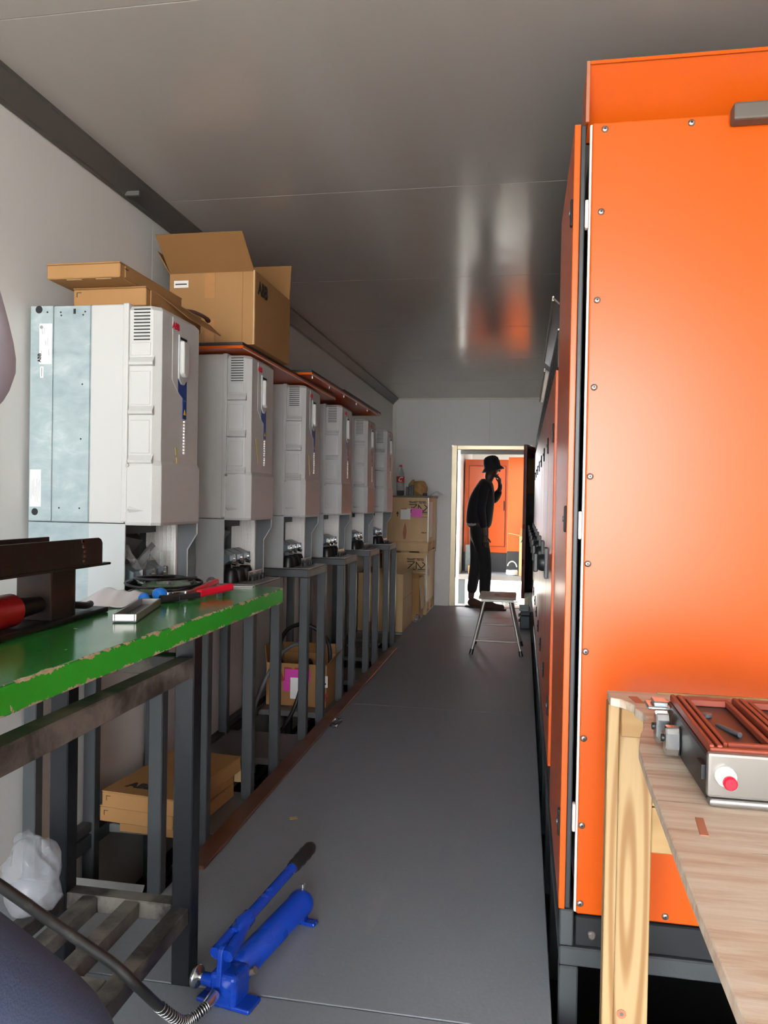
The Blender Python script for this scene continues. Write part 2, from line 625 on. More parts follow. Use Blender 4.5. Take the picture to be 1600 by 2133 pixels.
floor = struct(MB().box(XL - 0.08, XR + 0.08, YN, YF + 0.09, -0.46, -0.40).build('floor', 'dark'))
def panel(x0, x1, y0, y1, z=0.0, th=0.03, mat='floor'):
    return MB().box(x0 + 0.002, x1 - 0.002, y0 + 0.002, y1 - 0.002, z - th, z).build('floor_panel', mat, floor, 0.002, 1)
panel(XL, 0.095, YN, 1.85)
panel(0.095, XR, YN, 1.80)
panel(-1.105, 0.095, 1.85, 4.66)
panel(XL, -1.105, 1.85, 2.26)
panel(-1.105, 0.095, 4.66, 7.27)
panel(XL, 0.095, 7.27, 8.56)
panel(XL, 0.095, 8.56, YF)
# cover plates bridging the cable trench under the drives
for y0, y1 in ((2.74, 3.16), (3.60, 4.01), (4.44, 4.98), (5.30, 5.72), (6.12, 6.55), (6.95, 7.26)):
    MB().box(XL + 0.01, -1.115, y0, y1, -0.045, -0.012).build('cover_plate', 'steel_edge', floor, 0.003, 1)
# joists carrying the raised floor along the trench, added light-leak blocks, and the trench liner
MB().box(-1.11, -1.09, 2.26, 7.27, -0.40, -0.035).build('joist_light_stop', 'dark', floor)
MB().box(0.075, 0.093, 1.85, YF, -0.40, -0.035).build('joist_light_stop', 'dark', floor)
MB().box(XL, XR, YN, YN + 0.03, -0.40, -0.035).build('joist_light_stop', 'dark', floor)  # this and the next three are added blocks against light leaking under the floor
MB().box(XL, -1.112, 2.22, 2.255, -0.40, -0.035).build('joist_light_stop', 'dark', floor)
MB().box(0.095, XR, 1.76, 1.795, -0.40, -0.035).build('joist_light_stop', 'dark', floor)
MB().box(XL, 0.074, YF - 0.05, YF - 0.01, -0.40, -0.035).build('joist_light_stop', 'dark', floor)
MB().box(XL + 0.0, XL + 0.05, 2.26, 7.27, -0.05, 0.0).build('ledge', 'steel_dark', floor)
for dx, r in ((-1.36, 0.022), (-1.27, 0.018), (-1.45, 0.016)):
    MB().tube(bez([(dx, 2.3, -0.34), (dx + 0.02, 3.6, -0.32), (dx - 0.03, 5.2, -0.34), (dx, 7.1, -0.33)], 6), r, 8).build('trench_cable', 'black', floor)

wl = struct(MB().box(XL - 0.08, XL - 0.012, YN, YF, -0.40, ZC).build('wall_left', 'seam'))
wr = struct(MB().box(XR + 0.012, XR + 0.08, YN, YF, -0.40, ZC).build('wall_right', 'seam'))
ce = struct(MB().box(XL - 0.08, XR + 0.08, YN, YF, ZC + 0.012, ZC + 0.08).build('ceiling', 'seam'))
for a, b in zip(SEAMS[:-1], SEAMS[1:]):
    MB().box(XL - 0.012, XL, a + 0.0012, b - 0.0012, -0.40, ZC).build('wall_panel', 'wall', wl, 0.001, 1)
    MB().box(XR, XR + 0.012, a + 0.0012, b - 0.0012, -0.40, ZC).build('wall_panel', 'wall', wr, 0.001, 1)
    MB().box(XL, XR, a + 0.0015, b - 0.0015, ZC, ZC + 0.012).build('ceiling_panel', 'ceil', ce, 0.001, 1)

# far wall with a doorway
DX0, DX1, DZ = -0.80, 0.035, 1.90
wf = struct(MB().box(XL, DX0, YF + 0.012, YF + 0.08, -0.4, ZC).box(DX1, XR, YF + 0.012, YF + 0.08, -0.4, ZC)
            .box(DX0, DX1, YF + 0.012, YF + 0.08, DZ, ZC).build('wall_far', 'seam'))
MB().box(XL, DX0, YF, YF + 0.012, -0.03, DZ).build('wall_panel', 'wall', wf)
MB().box(DX1, XR, YF, YF + 0.012, -0.03, DZ).build('wall_panel', 'wall', wf)
MB().box(XL, -0.42, YF, YF + 0.012, DZ + 0.001, ZC).build('wall_panel', 'wall', wf)
MB().box(-0.418, XR, YF, YF + 0.012, DZ + 0.001, ZC).build('wall_panel', 'wall', wf)
MB().box(XL, DX0, YF + 0.08, YF + 0.09, -0.4, ZC + 0.1).box(DX1, XR, YF + 0.08, YF + 0.09, -0.4, ZC + 0.1).box(DX0, DX1, YF + 0.08, YF + 0.09, DZ, ZC + 0.1).build('outer_skin', 'wall', wf)
# galvanised door frame
dfr = struct(MB().box(DX0 - 0.065, DX0, YF - 0.012, YF + 0.10, 0.0, DZ + 0.05)
             .box(DX1, DX1 + 0.055, YF - 0.012, YF + 0.10, 0.0, DZ + 0.05)
             .box(DX0, DX1, YF - 0.012, YF + 0.10, DZ, DZ + 0.05).build('trim_3', 'frame', None, 0.004, 1))
MB().box(DX0, DX1, YF - 0.01, YF + 0.16, -0.02, 0.012).build('door_sill', 'alu', dfr)
for x in (DX0 - 0.055, DX1 + 0.045):
    MB().cyl((x, YF - 0.013, DZ + 0.042), (x, YF - 0.020, DZ + 0.042), 0.012, n=12).build('screw', 'screw', dfr)
# ceiling/wall corner trim on the left, far corner strips
t1 = struct(MB().prism([(XL, 2.448), (XL + 0.004, 2.445), (XL + 0.012, 2.452), (XL + 0.012, 2.46), (XL + 0.062, ZC - 0.012), (XL + 0.068, ZC - 0.012), (XL + 0.068, ZC), (XL, ZC)], YN, YF - 0.001, 'y').build('trim_1', 'trim'))
MB().box(XL + 0.010, XL + 0.072, 2.862, 2.875, 2.452, 2.470).build('clip', 'trim', t1)
struct(MB().box(XL, XL + 0.045, YF - 0.018, YF - 0.001, 0.0, ZC - 0.075).box(XL + 0.07, XR, YF - 0.018, YF - 0.001, ZC - 0.02, ZC).build('trim_2', 'trim_light'))

# ================================================================== outside ground
gr = struct(MB().box(-30, 30, -25, 40, -0.56, -0.50).build('ground', 'concrete'))

# ================================================================== drives
Y0, PITCH = 2.272, 0.827
DT, DM, DB = 1.862, 1.167, 0.892        # top, split, bottom
XB, XS, XC, XF = -1.585, -1.372, -1.247, -1.134   # rear, shell rear edge, cover rear edge, front face
WD = 0.335

def make_drive():
    y0, y1 = Y0, Y0 + WD
    t = thing('frequency_drive', '', 'drive', (-1.36, y0 + WD / 2, DB))
    # galvanised rear chassis: two folded sheets
    ch = MB().box(XB, XS, y0 + 0.004, y1 - 0.004, DM, DT).build('chassis', 'galv', t, 0.002, 1)
    MB().box(XB, XB + 0.080, y0 - 0.002, y0 + 0.004, DM + 0.002, DT + 0.002).build('chassis_sheet', 'galv', t, 0.001, 1)
    MB().box(XB + 0.084, XS - 0.003, y0, y0 + 0.004, DM + 0.002, DT).build('chassis_sheet', 'galv', t, 0.001, 1)
    MB().box(XB - 0.004, XS, y0 + 0.004, y1 - 0.004, DB + 0.01, DM - 0.002).build('rear_box', 'galv', t, 0.001, 1)
    # white shell behind the cover
    MB().box(XS, XC - 0.002, y0, y1, DM, DT + 0.001).build('shell', 'plastic', t, 0.004, 2)
    MB().box(XC - 0.014, XC + 0.006, y0 - 0.003, y1 + 0.003, DM + 0.004, DT + 0.004).build('shell_rib', 'plastic', t, 0.004, 2)
    # front cover, chamfered in plan and at the top
    m = MB()
    prof = [(XC, 0), (-1.157, 0), (XF, 0.022), (XF, WD - 0.022), (-1.157, WD), (XC, WD)]
    def ring(z, ins):
        cx, cy = -1.19, WD / 2
        out = []
        for px, py in prof:
            qx = px - (ins if px > -1.24 else 0)
            qy = py + (ins if py < cy else -ins)
            out.append((qx, y0 + qy, z))
        return out
    levels = [(DM - 0.006, 0.004), (DM + 0.004, 0.0), (1.352, 0.0), (1.368, 0.006), (DT - 0.018, 0.006), (DT - 0.003, 0.018)]
    vs = []
    for z, ins in levels:
        vs += ring(z, ins)
    fs = []
    for i in range(len(levels) - 1):
        for k in range(6):
            fs.append((i * 6 + k, i * 6 + (k + 1) % 6, (i + 1) * 6 + (k + 1) % 6, (i + 1) * 6 + k))
    fs += [tuple(range(6))[::-1], tuple(range(len(vs) - 6, len(vs)))]
    m.add(vs, fs)
    cov = m.build('front_cover', 'plastic', t, 0.002, 2)
    # raised side fields separated by slanted ledges
    for z0, z1 in ((1.700, 1.745), (1.545, 1.655), (1.390, 1.500)):
        MB().box(-1.236, -1.168, y0 + 0.004, y0 + 0.0075, z0, z1 - 0.004).build('side_field', 'plastic', cov, 0.002, 1)
    for z in (1.688, 1.533, 1.378):
        MB().prism([(y0 + 0.008, z - 0.022), (y0 - 0.004, z - 0.018), (y0 - 0.006, z - 0.010), (y0 + 0.008, z + 0.010)], -1.238, -1.156, 'x').build('side_ledge', 'plastic', cov)
    MB().add([(-1.232, y0 + 0.001, 1.224), (-1.232, y0 - 0.008, 1.212), (-1.232, y0 + 0.001, 1.200), (-1.172, y0 + 0.001, 1.208), (-1.240, y0 + 0.001, 1.212)],
             [(0, 1, 3), (1, 2, 3), (0, 4, 1), (4, 2, 1), (0, 3, 2, 4)]).build('side_wedge', 'plastic', cov)
    MB().cyl((-1.240, y0, 1.352), (-1.240, y0 - 0.004, 1.352), 0.006, n=10).build('cover_screw', 'screw', cov)
    for i in range(10):
        z = 1.846 - i * 0.0106
        MB().box(-1.226, -1.172, y0 + 0.003, y0 + 0.0078, z - 0.0016, z + 0.0016).build('vent_slot', 'black_slot', cov)
    # front face details, on the plane x = XF
    xf = XF - 0.006
    text('logo', 'ABB', 0.030, 'print_red', cov, (xf + 0.0020, y0 + 0.094, 1.806), (0, 1, 0), (0, 0, 1), 0.0012, 0.95)
    MB().prism([(y0 + 0.098, 1.845), (y0 + 0.247, 1.845), (y0 + 0.247, 1.615), (y0 + 0.20, 1.60), (y0 + 0.145, 1.60), (y0 + 0.098, 1.638)], xf - 0.006, xf + 0.0012, 'x').build('panel_outline', 'plastic', cov, 0.001, 1)
    cp = MB().prism([(y0 + 0.140, 1.795), (y0 + 0.205, 1.795), (y0 + 0.208, 1.788), (y0 + 0.208, 1.655), (y0 + 0.185, 1.632), (y0 + 0.160, 1.632), (y0 + 0.140, 1.648)], xf - 0.004, xf + 0.005, 'x').build('control_panel', 'plastic2', cov, 0.003, 2)
    MB().prism([(y0 + 0.146, 1.775), (y0 + 0.187, 1.772), (y0 + 0.190, 1.765), (y0 + 0.190, 1.67), (y0 + 0.178, 1.656), (y0 + 0.162, 1.656), (y0 + 0.146, 1.666)], xf, xf + 0.020, 'x').build('panel_grip', 'plastic', cp, 0.006, 3)
    MB().box(xf, xf + 0.0062, y0 + 0.148, y0 + 0.196, 1.779, 1.787).build('panel_slot', 'black_slot', cp)
    MB().prism([(y0 + 0.139, 1.647), (y0 + 0.160, 1.631), (y0 + 0.185, 1.631), (y0 + 0.207, 1.648), (y0 + 0.207, 1.518), (y0 + 0.178, 1.518), (y0 + 0.178, 1.588), (y0 + 0.142, 1.604)], xf - 0.004, xf + 0.0022, 'x').build('blue_field', 'blue_panel', cov)
    MB().prism([(y0 + 0.184, 1.532), (y0 + 0.202, 1.532), (y0 + 0.193, 1.550)], xf, xf + 0.0028, 'x').build('warning_mark', 'yellow', cov)
    MB().box(xf, xf + 0.0026, y0 + 0.184, y0 + 0.202, 1.578, 1.582).build('blue_field_line', 'gland_grey', cov)
    for i in range(11):
        z = 1.508 - i * 0.0105
        MB().cyl((xf, y0 + 0.190, z), (xf + 0.006, y0 + 0.190, z), 0.0042, n=8).build('bead', 'sticker', cov)
    # lower connection box, open at the front
    MB().box(XS, XC + 0.002, y0, y0 + 0.006, DB, DM - 0.002).build('side_plate', 'plastic2', t, 0.001, 1)
    MB().prism([(XS, DB), (-1.182, DB), (-1.182, 1.066), (-1.146, 1.124), (-1.146, DM - 0.004), (XS, DM - 0.004)], y1 - 0.006, y1, 'y', 0).build('side_plate', 'plastic2', t, 0.001, 1)
    MB().prism([(XS, DB + .002), (-1.184, DB + .002), (-1.184, 1.067), (-1.149, 1.124), (-1.149, DM - 0.005), (XS, DM - 0.005)], y1 - 0.0085, y1 - 0.0062, 'y', 0).build('side_liner', 'grey_plastic', t)
    MB().box(XS, XS + 0.006, y0 + 0.006, y1 - 0.009, DB, DM - 0.002).build('back_plate', 'grey_plastic', t)
    MB().box(XS, -1.105, y0 + 0.0, y1 + 0.01, DB - 0.004, DB).build('bottom_tray', 'alu', t)
    # white lattice on the far inner side
    g = MB().box(-1.335, -1.223, y1 - 0.018, y1 - 0.015, DB + 0.03, DM - 0.012)
    for i in range(14):
        z = DB + 0.035 + i * 0.0168
        g.box(-1.335, -1.223, y1 - 0.022, y1 - 0.018, z - 0.0016, z + 0.0016)
    for i in range(8):
        x = -1.333 + i * 0.0155
        g.box(x - 0.0014, x + 0.0014, y1 - 0.022, y1 - 0.018, DB + 0.03, DM - 0.012)
    g.build('lattice', 'sticker', t)
    MB().box(-1.226, -1.219, y1 - 0.026, y1 - 0.010, DB + 0.01, DM - 0.008).build('lattice_post', 'sticker', t, 0.001, 1)
    # grey shield hanging at the back
    MB().add([(XS + .01, y0 + .03, 1.128), (XS + .01, y0 + .29, 1.128), (-1.315, y0 + .25, 1.10), (-1.30, y0 + .03, 1.13), (XS + .01, y0 + .03, 1.02), (XS + .01, y0 + .20, 1.02)],
             [(0, 1, 2, 3), (1, 5, 2), (2, 5, 4, 3), (0, 3, 4), (0, 4, 5, 1)]).build('shield', 'grey_plastic', t)
    MB().box(XS + .008, -1.29, y0 + .01, y0 + .30, 1.128, 1.162).build('terminal_bridge', 'black', t)
    # terminal block: three faceted covers with clamps
    tb = MB()
    for k in range(3):
        yy = y0 + 0.035 + k * 0.085
        tb.prism([(-1.35, 0.972), (-1.35, 1.018), (-1.285, 1.030), (-1.232, 1.008), (-1.232, 0.985), (-1.26, 0.966)], yy, yy + 0.078, 'y')
    tbo = tb.build('terminal_block', 'gland_grey', t, 0.002, 1)
    for k in range(3):
        yy = y0 + 0.074 + k * 0.085
        MB().box(-1.234, -1.224, yy - 0.018, yy + 0.018, 0.978, 0.996).box(-1.230, -1.219, yy - 0.004, yy + 0.004, 0.992, 1.014).build('clamp', 'chrome', tbo)
        MB().cyl((-1.235, yy, 0.974), (-1.215, yy, 0.970), 0.008, n=10).build('clamp_bolt', 'chrome', tbo)
    # rubber cable entries and the clamp bracket on the tray
    for k in range(3):
        yy = y0 + 0.058 + k * 0.088
        MB().lathe([(0.036, 0), (0.036, 0.008), (0.030, 0.045), (0.023, 0.060), (0.019, 0.060)], (-1.235, yy, DB), 16).build('cable_grommet', 'black', t)
    br = MB().box(-1.182, -1.178, y0 + 0.125, y0 + 0.30, DB, DB + 0.040).build('clamp_bracket', 'clear', t)
    MB().box(-1.183, -1.176, y0 + 0.125, y0 + 0.30, DB + 0.038, DB + 0.042).build('bracket_edge', 'chrome', br)
    for k in range(4):
        yy = y0 + 0.145 + k * 0.045
        MB().cyl((-1.168, yy, DB), (-1.168, yy, DB + 0.018), 0.010, n=10).box(-1.176, -1.158, yy - 0.004, yy + 0.004, DB + 0.017, DB + 0.026).build('cable_clamp', 'black', br)
    return t

drv = make_drive()
LBL = ['white wall drive with galvanised side, carrying two flat cardboard boxes',
       'white wall drive directly under the big open cardboard box',
       'third white wall drive counted from the green workbench',
       'fourth white wall drive counted from the green workbench',
       'fifth white wall drive counted from the green workbench',
       'last white wall drive in the row, beside the wooden crates']
drives = []
for i in range(6):
    d = drv if i == 0 else copy_tree(drv)
    d.location = (-1.36, Y0 + WD / 2 + i * PITCH, DB)
    tag(d, LBL[i], 'drive', 'white frequency drives on the left wall')
    drives.append(d)
# details only the first drive shows
d0 = drives[0]
for o in [c for c in d0.children if c.name.split('.')[0] in ('cable_grommet', 'clamp_bracket')]:
    for q in list(o.children) + [o]:     # the bench top stands where the first drive would have these
        bpy.data.objects.remove(q)
yn = Y0 - 0.002
def hole(x, z, r, yy=yn):
    MB().cyl((x, yy + 0.001, z), (x, yy - 0.0006, z), r, n=14).build('hole', 'black_slot', d0)
hole(-1.555, 1.852, 0.0125); hole(-1.525, 1.843, 0.003)
for x, z in ((-1.479, 1.842), (-1.477, 1.832), (-1.393, 1.842), (-1.400, 1.832), (-1.400, 1.610), (-1.403, 1.435), (-1.477, 1.212), (-1.405, 1.212)):
    hole(x, z, 0.0028, Y0)
hole(-1.562, 1.198, 0.0115)
MB().box(-1.434, -1.426, Y0 - 0.0008, Y0, 1.836, 1.852).build('slot_hole', 'black_slot', d0)
st = MB().box(-1.552, -1.508, yn - 0.001, yn, 1.676, 1.806).build('rating_label', 'sticker', d0)
text('label_logo', 'ABB', 0.016, 'print', st, (-1.546, yn - 0.0012, 1.682), (0, 0, 1), (-1, 0, 0), 0.0006)
for k in range(9):
    hh = 0.012 + 0.02 * random.random()
    x = -1.544 + 0.0042 * ((k * 5) % 8)
    z = (1.70, 1.735, 1.77)[k % 3] + 0.004 * random.random()
    MB().box(x, x + 0.0012, yn - 0.0014, yn - 0.001, z, z + hh).build('label_line', 'sticker_grey', st)
MB().cyl((-1.545, yn - 0.001, 1.795), (-1.545, yn - 0.0014, 1.795), 0.006, n=12).build('label_mark', 'sticker_grey', st)
s2 = MB().box(-1.548, -1.537, yn - 0.001, yn, 1.632, 1.668).build('serial_label', 'sticker', d0)
MB().box(-1.544, -1.541, yn - 0.0014, yn - 0.001, 1.636, 1.664).build('label_line', 'sticker_grey', s2)
s3 = MB().box(-1.580, -1.541, yn - 0.001, yn, 1.215, 1.335).build('notice_label', 'sticker', d0)
for k in range(7):
    z0 = 1.222 + random.random() * 0.03
    MB().box(-1.576 + 0.005 * k, -1.5748 + 0.005 * k, yn - 0.0014, yn - 0.001, z0, z0 + 0.05 + random.random() * 0.03).build('label_line', 'sticker_grey', s3)
# scraps of masking tape on the covers
def tapebit(d, i, yc, zc, ln, ang, mat='yellow_tape'):
    r = Matrix.Rotation(ang, 3, 'X')
    ob = MB().obb((XF + 0.0012, Y0 + yc, zc), (0.001, 0.018, ln), r).build('masking_tape', mat, drives[0])
    ob.parent = d
    return ob
tapebit(drives[0], 0, 0.125, 1.405, 0.024, 0.1)
tapebit(drives[0], 0, 0.133, 1.375, 0.020, 0.1)
tapebit(drives[1], 1, 0.085, 1.46, 0.11, 0.35)
tapebit(drives[2], 2, 0.085, 1.44, 0.11, 0.25)
tapebit(drives[3], 3, 0.085, 1.30, 0.10, 0.25)
tapebit(drives[4], 4, 0.095, 1.28, 0.12, 0.25)
# clear wrapper left inside the first connection box
wv = []
for i in range(9):
    for j in range(7):
        wv.append((-1.30 + 0.012 * j + random.uniform(-.008, .008), Y0 + 0.05 + 0.024 * i, 1.02 + 0.05 * math.sin(i * 0.9) * math.cos(j * 0.6) + random.uniform(-.008, .008) + 0.03))
wf_ = [(i * 7 + j, i * 7 + j + 1, (i + 1) * 7 + j + 1, (i + 1) * 7 + j) for i in range(8) for j in range(6)]
wrp = MB().add(wv, wf_, 0, True).build('plastic_wrapper', 'clear')
tag(wrp, 'crumpled clear wrapper inside the connection box of the nearest drive', 'wrapper')

# ================================================================== drive stands
def make_stand():
    x1 = -1.103
    t = thing('steel_stand', '', 'stand', (-1.33, Y0 + 0.18, -0.40))
    ya, yb = Y0 - 0.012, Y0 + 0.385
    zt, tb_ = 0.887, 0.042
    for nm, x in (('front', x1 - 0.046), ('rear', XL + 0.012)):
        for y in (ya, yb - 0.042):
            MB().box(x, x + 0.046, y, y + 0.042, -0.40, zt - tb_).build('leg', 'steel_dark', t, 0.003, 1)
    MB().box(XL + 0.012, x1 - 0.0, ya, ya + 0.042, zt - tb_, zt).build('top_rail', 'steel_dark', t, 0.003, 1)
    MB().box(XL + 0.012, x1 - 0.0, yb - 0.042, yb, zt - tb_, zt).build('top_rail', 'steel_dark', t, 0.003, 1)
    MB().box(x1 - 0.046, x1 + 0.001, ya + 0.042, yb - 0.042, zt - tb_, zt).build('front_rail', 'steel_edge', t, 0.003, 1)
    MB().box(XL + 0.012, XL + 0.054, ya + 0.042, yb - 0.042, zt - tb_, zt).build('rear_rail', 'steel_dark', t, 0.003, 1)
    MB().box(XL + 0.012, XL + 0.05, ya + 0.042, yb - 0.042, 0.01, 0.045).build('low_rail', 'steel_dark', t, 0.003, 1)
    MB().box(XL + 0.050, x1 - 0.046, ya + 0.042, yb - 0.042, zt - 0.012, zt - 0.002).build('top_plate', 'rubber', t)
    return t
std = make_stand()
SL = ['dark grey steel stand under the drive beside the green workbench',
      'dark grey steel stand under the drive below the open cardboard box',
      'third dark grey steel stand counted from the green workbench',
      'fourth dark grey steel stand counted from the green workbench',
      'fifth dark grey steel stand counted from the green workbench',
      'last dark grey steel stand, beside the tall open cardboard box']
for i in range(6):
    d = std if i == 0 else copy_tree(std)
    d.location = (-1.33, Y0 + 0.18 + i * PITCH, -0.40)
    tag(d, SL[i], 'stand', 'steel stands below the drives')

# ================================================================== orange door sheets lying on the drives
def sheet(label, x0, x1, y0, y1, z, studs=True):
    t = thing('orange_sheet', label, 'sheet', ((x0 + x1) / 2, (y0 + y1) / 2, z), 'orange sheets lying across the drives')
    MB().box(x0, x1, y0, y1, z, z + 0.012).build('orange_face', 'orange', t, 0.001, 1)
    MB().box(x0 + 0.002, x1 - 0.002, y0 + 0.002, y1 - 0.002, z + 0.012, z + 0.026).build('rubber_gasket', 'rubber', t, 0.002, 1)
    MB().box(x1 - 0.003, x1 + 0.001, y0 + 0.004, y1 - 0.004, z - 0.002, z + 0.002).build('bare_edge', 'lip', t)
    k = 0
    y = y0 + 0.05
    while studs and y < y1:
        MB().cyl((x1 - 0.012, y, z), (x1 - 0.012, y, z - 0.014), 0.005, n=10).build('stud', 'screw', t)
        y += 0.36
    return t
sheet('orange sheet with black gasket below the open cardboard box', -1.56, -1.142, 3.02, 4.60, DT + 0.008, False)
sheet('orange sheet with black gasket above the third to fifth drives', -1.50, -1.085, 3.86, 5.70, DT + 0.038)
sheet('orange sheet with black gasket reaching towards the last drive', -1.56, -1.140, 4.84, 6.12, DT + 0.080)

# ================================================================== cardboard boxes on top of the drives
def flatbox(label, x0, x1, y0, y1, z0, h, mat='card', group='flat cardboard boxes', rot=0.0, logo=False, corner=True):
    cx, cy = (x0 + x1) / 2, (y0 + y1) / 2
    t = thing('flat_cardboard_box', label, 'box', (cx, cy, z0), group)
    MB().box(x0, x1, y0, y1, z0, z0 + h - 0.004).build('tray', mat, t, 0.003, 1)
    MB().box(x0 - 0.001, x1 + 0.001, y0 - 0.001, y1 + 0.001, z0 + h - 0.004, z0 + h).build('lid', mat, t, 0.001, 1)
    MB().box(x1 + 0.0, x1 + 0.003, y0 + 0.03, y1 - 0.03, z0 + 0.006, z0 + h - 0.006).build('side_flap', mat, t)
    if corner:
        MB().box(x0 + 0.012, x0 + 0.028, y0 - 0.0012, y0, z0 + h - 0.016, z0 + h - 0.014).box(x0 + 0.012, x0 + 0.014, y0 - 0.0012, y0, z0 + h - 0.030, z0 + h - 0.014).build('corner_mark', 'print', t)
    if logo:
        text('logo', 'ABB', 0.045, 'print', t, (x0 + 0.06, y0 + 0.07, z0 + h + 0.0006), (1, 0, 0), (0, 1, 0), 0.002)
    t.rotation_euler = (0, 0, rot)
    return t
flatbox('lower flat cardboard box lying directly on the nearest drive', -1.462, -1.207, 2.315, 2.745, DT + 0.006, 0.062)
fa = flatbox('upper flat cardboard box overhanging the nearest drive', -1.492, -1.243, 2.215, 2.655, DT + 0.070, 0.048, corner=False)
MB().box(-1.235, -1.2325, 2.23, 2.25, DT + 0.098, DT + 0.10).build('corner_mark', 'print', fa)
for x in (-1.43, -1.33):
    MB().box(x, x + 0.05, 2.225, 2.232, DT + 0.0685, DT + 0.0699).build('lock_tab', 'card_pale', fa)
# torn flap of the lower box hanging over the drive front
lb = bpy.data.objects['flat_cardboard_box']
MB().add([(-1.205, 2.40, DT + .066), (-1.203, 2.82, DT + .058), (-1.150, 2.80, DT + .012), (-1.160, 2.55, DT + .016), (-1.206, 2.40, DT + .063), (-1.205, 2.82, DT + .055), (-1.152, 2.80, DT + .009), (-1.162, 2.55, DT + .013)],
         [(0, 1, 2, 3), (7, 6, 5, 4), (0, 4, 5, 1), (1, 5, 6, 2), (2, 6, 7, 3), (3, 7, 4, 0)]).build('torn_flap', 'card_in', lb)
strap = MB().tube(bez([(-1.23, 2.665, DT + .075), (-1.215, 2.70, DT + .078), (-1.20, 2.76, DT + .074), (-1.205, 2.81, DT + .071)], 8), [0.007] * 20 + [0.009] * 5, 8).build('leather_strip', 'boot')
tag(strap, 'short dark brown strip lying on the lower flat box', 'strip')

def openbox(label, x0, x1, y0, y1, z0, z1, mat='card', group=None, name='open_cardboard_box'):
    t = thing(name, label, 'box', ((x0 + x1) / 2, (y0 + y1) / 2, z0), group)
    th = 0.005
    MB().box(x0, x1, y0, y0 + th, z0, z1).build('wall', mat, t, 0.001, 1)
    MB().box(x0, x1, y1 - th, y1, z0, z1).build('wall', mat, t, 0.001, 1)
    MB().box(x0, x0 + th, y0 + th, y1 - th, z0, z1).build('wall', mat, t, 0.001, 1)
    MB().box(x1 - th, x1, y0 + th, y1 - th, z0, z1).build('wall', mat, t, 0.001, 1)
    MB().box(x0 + th, x1 - th, y0 + th, y1 - th, z0, z0 + th).build('bottom', mat, t)
    return t
def flap(t, p0, p1, d, mat='card_in', th=0.004):
    """flap hinged on the edge p0-p1, reaching out by vector d"""
    p0, p1, d = Vector(p0), Vector(p1), Vector(d)
    n = (p1 - p0).cross(d).normalized() * th
    e = (p1 - p0).normalized() * 0.004
    q = [p0 + e, p1 - e, p1 - e * 1.5 + d, p0 + e * 1.5 + d]
    return MB().add(q + [v + n for v in q], [(0, 1, 2, 3), (7, 6, 5, 4), (0, 4, 5, 1), (1, 5, 6, 2), (2, 6, 7, 3), (3, 7, 4, 0)]).build('flap', mat, t)
bx0, bx1, by0, by1, bz0, bz1 = -1.500, -1.118, 3.085, 3.57, DT + 0.035, 2.205
bb = openbox('large open cardboard box with raised flaps, standing on an orange sheet', bx0, bx1, by0, by1, bz0, bz1)
flap(bb, (bx0, by0, bz1), (bx1, by0, bz1), (-0.0, -0.145, 0.115))
flap(bb, (bx1, by1, bz1), (bx0, by1, bz1), (0.0, 0.03, 0.175))
flap(bb, (bx0, by1, bz1), (bx0, by0, bz1), (-0.06, 0.0, 0.10))
flap(bb, (bx1, by0, bz1), (bx1, by1, bz1), (-0.05, 0.0, -0.16), 'card')
text('logo', 'ABB', 0.075, 'print', bb, (bx1 + 0.0004, by0 + 0.035, bz1 - 0.085), (0, 1, 0), (0, 0, 1), 0.0035, 0.9)
lab = MB().box(bx0 + 0.02, bx0 + 0.085, by0 - 0.001, by0, bz1 - 0.062, bz1 - 0.032).build('address_label', 'sticker', bb)
MB().box(bx0 + 0.026, bx0 + 0.078, by0 - 0.0016, by0 - 0.001, bz1 - 0.050, bz1 - 0.045).build('label_line', 'print', lab)
for za, zb in ((bz1 - 0.11, bz1 + 0.0), (bz0 + 0.0, bz0 + 0.11)):
    MB().box(bx0 + 0.16, bx0 + 0.205, by0 - 0.0012, by0 - 0.0002, za, zb).build('packing_tape', 'tape', bb)
MB().cyl((bx1 - 0.004, by0 - 0.003, bz0), (bx1 - 0.004, by0 - 0.003, bz1), 0.004, n=8).build('corner_crease', 'card_pale', bb)
MB().box(bx1 - 0.056, bx1 - 0.054, by0 - 0.0015, by0, bz0, bz1).build('fold_line', 'card_in', bb)

# ================================================================== orange cabinets on the right
CX1 = 0.93
def lock(parent, xf, y, z):
    o = MB().box(xf - 0.006, xf + 0.002, y - 0.012, y + 0.012, z - 0.034, z + 0.034).build('lock', 'black', parent, 0.004, 2)
    MB().cyl((xf - 0.006, y, z), (xf - 0.009, y, z), 0.007, n=10).build('lock_pin', 'grey_plastic', o)
    return o
def rotary(parent, xf, y, z, ang):
    pl = MB().box(xf - 0.014, xf, y - 0.045, y + 0.045, z - 0.06, z + 0.06).build('switch_plate', 'grey_plastic', parent, 0.003, 2)
    MB().lathe([(0.034, 0), (0.034, 0.010), (0.030, 0.022), (0.026, 0.024)], (xf - 0.014, y, z), 18, axis=(-1, 0, 0)).build('switch_boss', 'black', pl)
    r = Matrix.Rotation(ang, 3, 'X')
    MB().obb((xf - 0.047, y, z), (0.018, 0.016, 0.075), r).build('switch_lever', 'black', pl, 0.004, 2)

